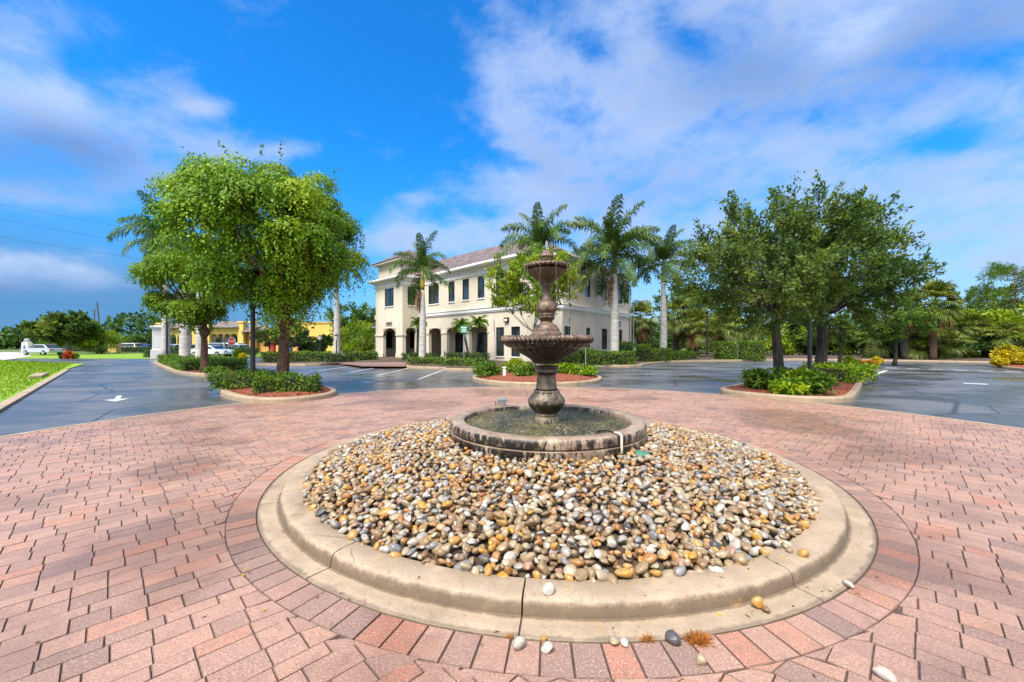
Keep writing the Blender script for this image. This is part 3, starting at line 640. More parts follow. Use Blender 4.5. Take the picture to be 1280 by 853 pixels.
# ================================================================== PEBBLES
def ico(sub):
    import bmesh
    bm = bmesh.new(); bmesh.ops.create_icosphere(bm, subdivisions=sub, radius=1)
    V = np.array([v.co for v in bm.verts]); Fc = np.array([[v.index for v in f.verts] for f in bm.faces]); bm.free(); return V, Fc
I2, I1 = ico(3), ico(2)
rng = np.random.default_rng(77)
def pebble_shape(base, rng):
    V = base.copy(); d1, d2, d3 = [q/np.linalg.norm(q) for q in rng.normal(size=(3, 3))]
    k = 1+.10*np.sin(1.7*V@d1+rng.uniform(0, 6))+.08*np.sin(2.3*V@d2+rng.uniform(0, 6))+.03*np.sin(4*V@d3)
    V = V*k[:, None]
    for _ in range(5):                     # worn facets
        nn = rng.normal(size=3); nn /= np.linalg.norm(nn); V = V-nn*(np.maximum(0, V@nn-rng.uniform(.5, .8))*.75)[:, None]
    return V*np.array((1.1, rng.uniform(.62, .98), rng.uniform(.42, .78)))
def rot_mat(rng, tilt=.5):
    a, bq, c = rng.uniform(0, 2*pi), rng.normal(0, tilt), rng.normal(0, tilt)
    Rz = np.array([(cos(a),-sin(a),0),(sin(a),cos(a),0),(0,0,1)]); Rx = np.array([(1,0,0),(0,cos(bq),-sin(bq)),(0,sin(bq),cos(bq))]); Ry = np.array([(cos(c),0,sin(c)),(0,1,0),(-sin(c),0,cos(c))])
    return Rz@Rx@Ry, (bq, c, a)
def bedz(r): return np.where(r > 2.55, .075+(2.80-r)*.20, .125+(2.55-r)*.165)
def darts(n, dmin, seed):
    rr = np.random.default_rng(seed); grid = {}; out = []
    for _ in range(n):
        r = sqrt(rr.uniform(1.25**2, 2.775**2)); a = rr.uniform(0, 2*pi); x, y = r*cos(a), r*sin(a)
        gx, gy = int(x//dmin), int(y//dmin); ok = True
        for i in (-1, 0, 1):
            for j in (-1, 0, 1):
                for (u, v) in grid.get((gx+i, gy+j), ()):
                    if (u-x)**2+(v-y)**2 < dmin*dmin: ok = False
        if ok: grid.setdefault((gx, gy), []).append((x, y)); out.append((x, y))
    return np.array(out)
L1 = darts(30000, .051, 1); L2 = darts(18000, .061, 2)
items = []
for L, dz in ((L1, 0), (L2, .026)):
    for x, y in L:
        r = hypot(x, y); s = .0225+.038*rng.beta(1.5, 2.8); items.append((FX+x, FY+y, float(bedz(r))+dz+rng.normal(0, .006), s, dz))
shapes_lo = [pebble_shape(I1[0], rng) for _ in range(40)]; shapes_hi = [pebble_shape(I2[0], rng) for _ in range(24)]
for x in shapes_hi: pass
items.sort(key=lambda q: q[1]+(0 if q[4] > 0 else .12))
near = [q for q in items if q[1] < FY][:270]; nid = set(map(id, near))
peb_mesh = {}
def one_pebble(x, y, z, s, cls, group, label, rr, tilt=.35):
    k = int(rr.integers(0, 8)); key = (cls, k)
    if key not in peb_mesh:
        m = MB(); m.add(shapes_hi[(k+cls*3) % 24], I2[1]); peb_mesh[key] = m.mesh('pebble', 'pebble_'+PEB[cls][0].replace(' ', '_'), True)
    o = bpy.data.objects.new('pebble', peb_mesh[key]); COL.objects.link(o); o.location = (x, y, z); o.scale = (s, s, s) if tilt > .2 else (s*.86, s*1.0, s*1.2)
    o.rotation_euler = (rr.normal(0, tilt), rr.normal(0, tilt), rr.uniform(0, 6.28)); tag(o, label, 'pebble', group); return o
for q in near:
    cls = int(rng.choice(len(PEB), p=PW)); nm = PEB[cls][0]
    one_pebble(q[0], q[1], q[2], q[3]*1.02, cls, '%s pebbles along the front of the bed' % nm, 'smooth %s pebble in the front rows of the bed nearest the kerb' % nm, rng)
b = MB(); acc = np.concatenate([[0], np.cumsum(PW)[:-1]])
for q in items:
    if id(q) in nid: continue
    hi = q[1] < 3.6; V = shapes_hi[rng.integers(24)] if hi and q[4] > 0 else shapes_lo[rng.integers(40)]; Fc = I2[1] if len(V) > 100 else I1[1]
    M, _ = rot_mat(rng, .45); cls = rng.choice(len(PEB), p=PW)
    b.add(V@M.T*q[3]+np.array(q[:3]), Fc, min(.9999, acc[cls]+PW[cls]*.5))
tag(b.build('pebbles', 'pebble_mix', smooth=True), 'mound of mixed river pebbles heaped from the kerb up to the pool', 'pebbles', kind='stuff')
b = MB(); a = np.linspace(0, 2*pi, 72, endpoint=False); rs = [2.775, 2.5, 2.0, 1.5, 1.18]
b.add(np.concatenate([np.stack([FX+r*np.cos(a), FY+r*np.sin(a), np.full(72, float(bedz(r))-.035)], 1) for r in rs]), np.array([(k*72+j, k*72+(j+1) % 72, (k+1)*72+(j+1) % 72, (k+1)*72+j) for k in range(4) for j in range(72)])[:, ::-1]); b.build('bed_ground', 'soil', kind='structure')
loose = [(685,737,0,.040,'white oval pebble lying on the ring kerb top just beyond the front joint',.09), (948,754,3,.042,'golden pebble resting on the kerb gutter at the right',.01), (957,761,5,.026,'small brown pebble beside the golden one on the kerb gutter',.01),
    (981,683,1,.026,'small pale pebble on the kerb top just clear of the right edge of the bed',.09), (1004,692,3,.036,'flat yellow pebble on the kerb top, the farthest right of those there',.09), (986,688,2,.026,'small tan pebble on the kerb top between pale and yellow ones',.09),
    (1060,730,0,.034,'flat white pebble straddling the outer edge of the ring kerb at right',.005),
    (648,805,0,.040,'large white pebble on the pavers, leftmost below the kerb',0), (684,810,0,.036,'speckled white pebble on the pavers right of the large white one',0), (680,799,3,.016,'tiny golden pebble tucked against the kerb behind the speckled white one',0),
    (768,802,1,.030,'cream pebble on the pavers touching its white twin',0), (781,803,0,.027,'white pebble on the pavers to the right of its cream twin',0), (841,797,8,.040,'black pebble on the pavers next to the orange dry weeds',0),
    (876,826,1,.030,'cream pebble on the pavers in front of the larger weed tuft',0), (1106,843,0,.045,'flat white pebble lying alone on the pavers at lower right',0), (525,796-90,6,.034,'grey pebble at the inner edge of the kerb top left of the front joint',.09)]
for px, py, cls, s, lab, z in loose[:-1]:
    g = gnd(px, py, z+s*.5); one_pebble(g[0], g[1], z+s*.55, s, cls, 'loose pebbles that rolled off the bed', lab, rng, .08)
def tuft(px, py, n, r, lab):
    g = gnd(px, py); b = MB(); rr = np.random.default_rng(int(px)); P = np.column_stack([rr.normal(0, r*.4, n)*1.5, rr.normal(0, r*.3, n), np.full(n, 0.0)])
    ax = rr.normal(0, .8, (n, 3)); ax[:, 2] = np.abs(ax[:, 2])*.6+.25; b.leaves(P, ax, r*1.1, rr, .10); o = b.build('weed_tuft', 'straw'); o.location = (g[0], g[1], .002); tag(o, lab, 'weed')
tuft(873, 803, 260, .045, 'larger orange tuft of dry weeds in the joint beyond the kerb'); tuft(809, 801, 120, .026, 'small orange tuft of dry weeds at the kerb edge'); tuft(638, 798, 60, .02, 'tiny orange wisp of dry weeds near the large white pebble')
# ================================================================== FACADES
class Line:
    """A vertical wall plane through A and B on the ground; s runs from A to B, n points out of the wall."""
    def __init__(s, A, B):
        s.A = np.array(A, float); d = np.array(B, float)-s.A; s.L = np.linalg.norm(d); s.d = d/s.L
        s.n = np.array((s.d[1], -s.d[0]))
    def p(s, a, z, o=0):
        q = s.A+s.d*a+s.n*o; return (q[0], q[1], z)
    def px(s, x):                          # where the sight line of picture column x meets the wall
        k = (x-640)/F; return (k*s.A[1]-s.A[0])/(s.d[0]-k*s.d[1])
    def block(s, b, s0, s1, z0, z1, o0, o1):
        p = [s.p(s0,z0,o1), s.p(s1,z0,o1), s.p(s1,z0,o0), s.p(s0,z0,o0), s.p(s0,z1,o1), s.p(s1,z1,o1), s.p(s1,z1,o0), s.p(s0,z1,o0)]
        return b.hexa(p)
    def wall(s, b, s0, s1, z0, z1, holes, t=.3, o=0):
        cuts = sorted({s0, s1, *[h[0] for h in holes], *[h[1] for h in holes]})
        for a, c in zip(cuts[:-1], cuts[1:]):
            mid = (a+c)/2; z = z0
            for h in sorted([h for h in holes if h[0] < mid < h[1]], key=lambda h: h[2]):
                if h[2] > z+.001: s.block(b, a, c, z, h[2], o-t, o)
                z = h[3]; rise = h[4] if len(h) > 4 else 0
                if rise:
                    N = 12; w = (h[1]-h[0])/2; m = (h[0]+h[1])/2; za = lambda q: h[3]-rise+rise*sqrt(max(0, 1-((q-m)/w)**2))
                    for i in range(N):
                        q0, q1 = h[0]+(h[1]-h[0])*i/N, h[0]+(h[1]-h[0])*(i+1)/N
                        b.hexa([s.p(q0,za(q0),o), s.p(q1,za(q1),o), s.p(q1,za(q1),o-t), s.p(q0,za(q0),o-t), s.p(q0,h[3]+.001,o), s.p(q1,h[3]+.001,o), s.p(q1,h[3]+.001,o-t), s.p(q0,h[3]+.001,o-t)])
            if z < z1-.001: s.block(b, a, c, z, z1, o-t, o)
    def window(s, root, s0, s1, z0, z1, o=-.10, mull=1, bars=0, sill=True):
        b = MB(); f = .055
        s.block(b, s0, s0+f, z0, z1, o, o+.06); s.block(b, s1-f, s1, z0, z1, o, o+.06)
        s.block(b, s0+f, s1-f, z0, z0+f, o, o+.058); s.block(b, s0+f, s1-f, z1-f, z1, o, o+.058)
        for i in range(1, mull): q = s0+(s1-s0)*i/mull; s.block(b, q-.03, q+.03, z0+f, z1-f, o, o+.055)
        for i in range(1, bars+1): q = z0+(z1-z0)*i/(bars+1); s.block(b, s0+f, s1-f, q-.02, q+.02, o, o+.05)
        w = b.build('window', 'dark_metal', root)
        b = MB(); s.block(b, s0+f*.5, s1-f*.5, z0+f*.5, z1-f*.5, o+.005, o+.02); b.build('pane', 'window_glass', w)
        if sill: b = MB(); s.block(b, s0-.06, s1+.06, z0-.09, z0-.002, -.1, .07); b.build('sill', 'white_trim', w)
        return w
    def band(s, b, z0, z1, o, e0=0, e1=0): return s.block(b, -e0, s.L+e1, z0, z1, -.05, o)
def hall():
    A0, A1, Q = (-14.2, 41.7), (-10.37, 37.86), (-9.08, 39.1)
    P0, P1, P2, P3 = (-1.85, 31.8), (1.04, 28.87), (3.64, 28.9), (11.5, 39.2)
    P4 = (P3[0]-.79*13, P3[1]+.61*13); P5 = (A0[0]+.722*9, A0[1]+.692*9)
    ro = thing('office_building', 'cream two storey office building with tile roof, arcade and corner tower', 'building', (-2, 38, .12))
    g = .12; H = 7.75
    tl, tr, le, pv, ch, ri = Line(A0, A1), Line(A1, Q), Line(Q, P0), Line(P0, P1), Line(P1, P2), Line(P2, P3)
    bk = [Line(P3, P4), Line(P4, P5), Line(P5, A0)]
    U0, U1 = 5.22, 7.0
    def W(L, x0, x1, z0, z1): a, c = sorted((L.px(x0), L.px(x1))); return (a, c, z0, z1)
    wins = {}
    # tower: open arch in both faces
    ta = W(tl, 479, 495, g, 3.05)+(.75,); tu = W(tl, 481, 492, U0, U1)
    sa = (.35, 1.45, g, 3.05, .5); su = (.55, 1.4, U0, U1)
    for L, hs in ((tl, [ta, tu]), (tr, [sa, su])):
        b = MB(); L.wall(b, 0, L.L, g, H, hs); b.build('wall', 'stucco', ro)
    for L, h in ((tl, tu), (tr, su)): L.window(ro, *h, mull=2)
    # column bases and capitals of the tower
    b = MB()
    for L, (s0, s1) in ((tl, (0, ta[0])), (tl, (ta[1], tl.L)), (tr, (0, sa[0])), (tr, (sa[1], tr.L))):
        L.block(b, s0-.04 if s0 == 0 else s0, s1+.05, g, g+.42, .003, .07); L.block(b, s0-.04 if s0 == 0 else s0, s1+.05, 2.28, 2.42, .003, .08)
    b.build('column_moulding', 'stucco_inner', ro)
    # arcade wing
    arch = [W(le, 536, 551.5, g, 2.95)+(.42,), W(le, 558.5, 579, g, 2.95)+(.42,), W(le, 586.5, 609.5, g, 2.95)+(.42,)]
    up = [W(le, 535.5, 548.5, U0, U1), W(le, 560.5, 568.2, U0, U1), W(le, 578, 586.2, U0, U1), W(le, 597, 605.5, U0, U1)]
    b = MB(); le.wall(b, .3, le.L, g, H, arch+up); b.build('wall', 'stucco', ro)
    for i, h in enumerate(up): le.window(ro, *h, mull=2 if i == 0 else 1)
    b = MB(); ed = [.3]+[x for h in arch for x in h[:2]]+[le.L]
    for i in range(0, 8, 2):
        le.block(b, ed[i]-.04, ed[i+1]+.04, 2.40, 2.52, .003, .06); le.block(b, ed[i]-.03, ed[i+1]+.03, g, g+.35, .003, .05)
    b.build('column_moulding', 'stucco_inner', ro)
    b = MB(); dh = [(h[0]+.25+(.2 if i else -.1), h[1]-.45, g+.02, 2.55) for i, h in enumerate(arch)]
    le.wall(b, .3, le.L-.3, g, 3.4, [(d[0]+1.0, d[1]+1.0, d[2], d[3]) for d in dh], .2, -2.2); le.block(b, .3, le.L-.3, 3.4, 3.55, -2.4, -.31)
    for e in (.3, le.L-.3): le.block(b, e-.1, e+.1, g, 3.4, -2.19, -.31)
    b.build('porch_wall', 'stucco_inner', ro)
    b = MB(); le.block(b, .3, le.L-.3, g-.05, g+.01, -2.4, .3); b.build('porch_floor', 'kerb', ro)
    for d in dh:
        b = MB(); le.block(b, d[0]+1, d[1]+1, d[2], d[3], -2.33, -2.27); dr = b.build('door', 'dark_metal', ro)
        m = (d[0]+d[1])/2+1
        for a, c in ((d[0]+1.09, m-.05), (m+.05, d[1]+.91)):
            b = MB(); le.block(b, a, c, d[2]+.2, d[3]-.1, -2.268, -2.255); b.build('pane', 'window_glass', dr)
        b = MB(); le.block(b, m-.04, m-.015, 1.0, 1.4, -2.262, -2.2); b.build('handle', 'grey_metal', dr)
    # pavilion, chamfer, right wing
    pw = [W(pv, 620, 630, .55, 2.78), W(pv, 639, 650, .55, 2.78), W(pv, 620, 630, U0, U1), W(pv, 639.5, 649.5, U0, U1)]
    cw = [(ch.L/2-.5, ch.L/2+.5, U0, U1), (ch.L/2-.6, ch.L/2+.6, g+.03, 2.7)]
    cols = [(705.5, 713.5), (731.5, 738), (752.3, 759), (771.8, 778)]
    rw = [W(ri, a, c, 1.02, 2.8) for a, c in cols]+[W(ri, a, c, U0, U1) for a, c in cols]
    for L, hs in ((pv, pw), (ch, cw), (ri, rw)):
        b = MB(); L.wall(b, 0, L.L, g, H, hs); b.build('wall', 'stucco', ro)
        for h in hs: L.window(ro, *h, bars=1 if h[2] < 2 else 0, mull=2 if L is ch else 1)
    for i, L in enumerate(bk):
        hs = [(k*3+1.2, k*3+2.2, z0, z1) for k in range(int(L.L/3)) for z0, z1 in ((1, 2.8), (U0, U1))]
        b = MB(); L.wall(b, 0, L.L, g, H, hs); b.build('wall', 'stucco', ro)
        for h in hs: L.window(ro, *h, bars=1 if h[2] < 2 else 0)
    # string course, frieze with dentils, plinth
    b = MB()
    for L in (le, pv, ch, ri, *bk):
        o_ = .002*(hash(L.L) % 5)
        L.block(b, -.05, L.L+.05, 4.02, 4.12, .002, .08+o_); L.block(b, -.08, L.L+.08, 4.12, 4.36, .002, .13+o_); L.block(b, -.1, L.L+.1, 4.36, 4.42, .002, .18+o_)
    b.build('belt_course', 'white_trim', ro)
    b = MB()
    for i, L in enumerate((tl, tr, le, pv, ch, ri, *bk)):
        o_ = .0015*i
        L.block(b, -.03, L.L+.03, 7.12, 7.55, .002, .06+o_); L.block(b, -.06, L.L+.06, 7.55, 7.72, .002, .16+o_)
        for k in range(int(L.L/.42)): L.block(b, .12+k*.42, .24+k*.42, 7.40, 7.548, .061+o_, .15)
    b.build('frieze', 'white_trim', ro)
    # eaves, roof
    pts = [np.array(p) for p in (A0, A1, Q, P0, P1, P2, P3, P4, P5)]
    ev = inset(np.array(pts), -.62); ev[0] = pts[0]+(-.75, -.05); ev[1] = pts[1]+(-.02, -.8); ev[2] = pts[2]+(.25, -.6)
    b = MB(); b.prism(ev, 7.72, 7.90); b.build('eave', 'white_trim', ro)
    ev2 = inset(np.array(pts), -.70); ev2[0] = pts[0]+(-.85, -.05); ev2[1] = pts[1]+(-.02, -.9); ev2[2] = pts[2]+(.3, -.7)
    b = MB(); n = len(ev2); V = np.concatenate([np.column_stack([ev2, np.full(n, 7.80)]), np.column_stack([ev2, np.full(n, 7.98)])]); j = np.arange(n); b.add(V, np.stack([j, (j+1) % n, n+(j+1) % n, n+j], 1)); b.build('gutter', 'white_trim', ro)
    R1, R2, R3 = np.array((-7.5, 46.0, 11.35)), np.array((2.3, 36.6, 11.35)), np.array((3.6, 43.2, 11.35))
    E = [np.array((*p, 7.985)) for p in ev2]
    def face(mat, *tris):
        b = MB()
        for q in tris: b.add(q, np.arange(len(q)))
        b.build('roof', mat, ro)
    face('roof_tile_u', (E[2], E[3], R2, R1), (E[3], E[4], R2), (E[0], E[1], R1), (E[1], E[2], R1))
    face('roof_tile_v', (E[4], E[5], R2), (E[5], E[6], R3, R2), (E[8], E[0], R1), (E[6], E[7], R3))
    face('roof_tile_u', (E[7], E[8], R1, R3), (R1, R2, R3))
    # tower lantern with its own pyramid roof
    dc = (np.array(A0)+np.array(A1))/2+np.array((.722, .692))*2.3; dd = tl.d; dn = -tl.n
    sq = lambda r: [dc+dd*i*r+dn*k*r for i, k in ((-1,-1),(1,-1),(1,1),(-1,1))]
    b = MB(); b.prism(sq(2.25), 7.9, 9.45); b.build('tower_lantern', 'stucco', ro)
    b = MB(); b.prism(sq(2.75), 9.45, 9.62); b.build('tower_eave', 'white_trim', ro)
    b = MB(); e4 = sq(2.85); T = (*dc, 11.25); k4 = [(*p, 9.63) for p in e4]
    b.add(k4+[T], np.array([(0,1,4),(2,3,4)])); b.build('tower_roof', 'roof_tile_u', ro)
    b = MB(); b.add(k4+[T], np.array([(1,2,4),(3,0,4)])); b.build('tower_roof', 'roof_tile_v', ro)
    # side porch left of the tower
    a0 = np.array(A0)+tl.n*(-1.2); pl = Line(a0-tl.d*2.6, a0); b = MB(); pl.wall(b, 0, pl.L, g, 3.4, [(.55, 1.75, g, 2.75, .5)], .3); sdl = Line(a0-tl.d*2.6-tl.n*3, a0-tl.d*2.6); sdl.wall(b, 0, 3, g, 3.4, [(.8, 2.2, g, 2.75, .5)], .3)
    bk2 = Line(a0-tl.n*3, a0-tl.d*2.6-tl.n*3); bk2.wall(b, 0, 2.6, g, 3.4, [(.6, 2.0, g, 2.75, .5)], .3); b.build('porch_wall', 'stucco', ro)
    b = MB(); pl.block(b, -.3, pl.L, 3.25, 3.5, -3.3, .3); b.build('eave', 'white_trim', ro)
    b = MB(); q = [np.array(pl.p(s_, 3.5, o_)) for s_, o_ in ((-.4,.4), (pl.L,.4), (pl.L,-3.4), (-.4,-3.4))]; tp = [np.array(pl.p(pl.L, 4.6, -.3)), np.array(pl.p(pl.L, 4.6, -2.4))]
    b.add([q[0], q[1], tp[0]], np.arange(3)); b.add([q[0], tp[0], tp[1], q[3]], np.arange(4)); b.add([q[3], tp[1], q[2]], np.arange(3)); b.build('roof', 'roof_tile_u', ro)
    # fittings
    s_ = tl.px(486.5); b = MB(); tl.block(b, s_-.62, s_+.62, 3.30, 3.68, .002, .05); pq = b.build('number_plaque', 'plaque', ro)
    b = MB()
    for k in range(4):                     # worn relief digits, too small in the photograph to read
        x = s_-.42+k*.25
        for q in ((x, x+.04, 3.38, 3.60), (x+.12, x+.16, 3.38 if k % 2 else 3.47, 3.60)): tl.block(b, *q, .05, .07)
        tl.block(b, x+.04, x+.12, 3.56, 3.60, .05, .069); tl.block(b, x+.04, x+.12, 3.47, 3.50, .05, .069)
    b.build('digits', 'dark_metal', pq)
    def sconce(L, x, z):
        s_ = L.px(x); b = MB(); L.block(b, s_-.22, s_+.22, z-.17, z+.17, .002, .16); o = b.build('wall_light', 'dark_metal', ro)
        b = MB(); L.block(b, s_-.15, s_+.15, z-.10, z+.06, .16, .17); b.build('lens', 'lantern', o)
    sconce(pv, 634, 3.32); sconce(ri, 773.5, 3.35)
    b = MB(); L = ri; s_ = L.px(711); L.block(b, s_-.12, s_+.12, 3.2, 3.5, .002, .06); b.build('vent', 'plaque', ro)
    b = MB(); b.tube([ri.p(ri.L-.06, 7.8, .55), ri.p(ri.L-.06, 7.45, .5), ri.p(ri.L-.06, 7.1, .15), ri.p(ri.L-.06, .2, .12)], .055, 8); b.build('downspout', 'grey_metal', ro)
    b = MB(); b.tube([(*(np.array(P3)+(.25, .3)), .1), (*(np.array(P3)+(.25, .3)), 4.2)], .05, 6); b.tube([(*(np.array(P3)+(.5, .3)), .1), (*(np.array(P3)+(.5, .3)), 5.4)], .035, 6); b.build('conduit', 'grey_metal', ro)
    return ro
hall()
def yellow_plaza():
    ro = thing('shopping_plaza', 'long yellow arcaded shopping building with red tile canopies far behind the hedge', 'building', (-50, 76, 0))
    A = at(205, 440, 80)[:2]; B = at(418, 440, 70)[:2]; Lf = Line(A, B)
    x = lambda p: Lf.px(p); H = EYE+(430-404)*.152
    arches = [(x(p)-.95, x(p)+.95, 0, 3.4, .95) for p in (216, 226, 240.5, 251, 268, 275.5, 284, 292)]
    b = MB(); Lf.wall(b, 0, x(300), 0, 4.6, arches, .4); b.build('wall', 'yellow_stucco', ro)
    b = MB(); Lf.block(b, x(372), Lf.L, 0, EYE+(430-403)*.142, -16, 0); b.build('wall', 'yellow_stucco', ro)
    b = MB(); Lf.block(b, x(300), x(372), 0, 4.3, -14, -.6); b.build('wall', 'orange_stucco', ro)
    b = MB(); Lf.block(b, 0, x(300), 0, 4.2, -14, -3.4); b.build('shop_front', 'window_glass', ro)
    b = MB(); Lf.block(b, x(372)-.05, Lf.L+.1, 2.6, 2.9, .002, .08); Lf.block(b, x(372)-.1, Lf.L+.15, 5.1, 5.35, .002, .12); b.build('band', 'orange_stucco', ro)
    for p in (202, 246, 262, 304, 318):
        b = MB(); s_ = x(p); Lf.block(b, s_-.55, s_+.55, 0, 5.4, .002, .5); Lf.block(b, s_-.7, s_+.7, 5.4, 5.7, -.3, .65); b.build('pier', 'yellow_stucco', ro)
    b = MB()
    for p0, p1, z in ((203, 244, 4.6), (264, 302, 4.6), (305, 330, 3.7)):
        a, c = x(p0), x(p1); q = [Lf.p(a, z, .9), Lf.p(c, z, .9), Lf.p(c-.6, z+1.3, -1.5), Lf.p(a+.6, z+1.3, -1.5), Lf.p(a, z, -1.5), Lf.p(c, z, -1.5)]
        b.add(q, [np.array([(0,1,2,3)]), np.array([(0,3,4),(1,5,2)])])
    b.build('canopy_roof', 'roof_tile_u', ro)
    for p in (352, 362): Lf.window(ro, x(p)-.7, x(p)+.7, 1.0, 2.8, -.52, sill=False)
    Lf.window(ro, x(373.6)-.5, x(373.6)+.7, 1.3, 3.0, .02, sill=False)
    return ro
yellow_plaza()
# ================================================================== VEGETATION
def limb(b, p, q, r0, r1, rng, sag=.1, n=6):
    p, q = np.array(p, float), np.array(q, float); k = np.linspace(0, 1, 5)[:, None]; L = np.linalg.norm(q-p)
    P = p+(q-p)*k+np.sin(pi*k)*rng.normal(0, sag*L*.5, 3); b.tube(P, r0+(r1-r0)*k[:, 0], n); return P
def lumps(rng, n, shape, gap=.0):
    u = rng.normal(size=(n, 3)); u /= np.linalg.norm(u, axis=1)[:, None]; return u*np.asarray(shape)*rng.uniform(.55, 1, n)[:, None]**.6
def bush(name, label, cat, loc, w, h, d=None, n=2500, leaf=.1, mat='leaf_mid', seed=0, group=None, nl=26, flat=False, stems=True, lobe=.3):
    rng = np.random.default_rng(seed+901); d = d or w; ro = thing(name, label, cat, loc, 0, group)
    C = lumps(rng, nl, (w/2*.8, d/2*.8, h/2*.85)); C[:, 2] += h*.5
    C[:, 2] = np.clip(C[:, 2], h*.12, h); k = rng.integers(0, nl, n); r = rng.uniform(.5, 1.25, nl)*lobe
    u = rng.normal(size=(n, 3)); u /= np.linalg.norm(u, axis=1)[:, None]
    P = C[k]+u*(r[k]*rng.uniform(.6, 1.05, n))[:, None]*np.array((w, d, h*.8))*.5; P[:, 2] = np.maximum(P[:, 2], .02)
    tt = np.clip(rng.normal(.45, .2, nl)[k]+rng.normal(0, .17, n), 0, 1); ax = u*.35+rng.normal(0, .6, (n, 3))
    b = MB(); b.leaves(P, ax, leaf, rng, .6, tt, N=u+(0, 0, .55)); o = b.build('foliage', mat); o.parent = ro
    if stems:
        b = MB()
        for i in range(min(nl, 9)): limb(b, (rng.normal(0, .05*w), rng.normal(0, .05*d), 0), C[i]*.9, .012+.012*h, .006, rng)
        o = b.build('stems', 'bark_dark', None, True); o.parent = ro
    return ro
def hedge(label, A, B, w, h, mat='leaf_hedge', leaf=.07, dens=1.0, seed=0, z=.1, group=None, rough=.05, name='hedge'):
    A, B = np.array(A[:2], float), np.array(B[:2], float); L = np.linalg.norm(B-A); d = (B-A)/L; ang = atan2(d[1], d[0]); rng = np.random.default_rng(seed+55)
    area = 2*(L+w)*h+L*w; n = int(min(16000, area/(leaf*leaf*.32)*dens)); ro = thing(name, label, 'hedge', (*((A+B)/2), z), ang, group)
    f = rng.random(n); P = np.zeros((n, 3)); ax = np.zeros((n, 3)); q = rng.uniform(-1, 1, (n, 2))
    top = f < L*w/area; sd = (~top) & (f < (L*w+2*L*h)/area); en = ~(top | sd); s_ = np.where(rng.random(n) < .5, -1, 1)
    P[top] = np.column_stack([q[top, 0]*L/2, q[top, 1]*w/2, np.full(top.sum(), h)]); ax[top] = (0, 0, 1)
    P[sd] = np.column_stack([q[sd, 0]*L/2, s_[sd]*w/2, (q[sd, 1]+1)/2*h]); ax[sd, 1] = s_[sd]
    P[en] = np.column_stack([s_[en]*L/2, q[en, 0]*w/2, (q[en, 1]+1)/2*h]); ax[en, 0] = s_[en]
    wob = np.sin(P[:, 0]*2.3+seed)*np.cos(P[:, 0]*5.1+P[:, 1]*3)*rough*1.2
    P[:, 2] += wob*(P[:, 2] > h*.6); P -= ax*rng.uniform(-.02, .14, n)[:, None]*min(1, w); P += rng.normal(0, rough*.4, (n, 3)); P[:, 2] = np.maximum(P[:, 2], 0)
    b = MB(); tt = np.clip(.45+.25*np.sin(P[:, 0]*3.1+seed)*np.cos(P[:, 2]*4)+rng.normal(0, .2, n), 0, 1)
    b.leaves(P, ax*.3+rng.normal(0, .7, (n, 3)), leaf, rng, .6, tt, N=ax+(0, 0, .35)); o = b.build('foliage', mat); o.parent = ro
    b = MB(); b.box((0, 0, h*.45), (L*.95, w*.6, h*.8)); o = b.build('twigs', 'bark_dark'); o.parent = ro
    return ro
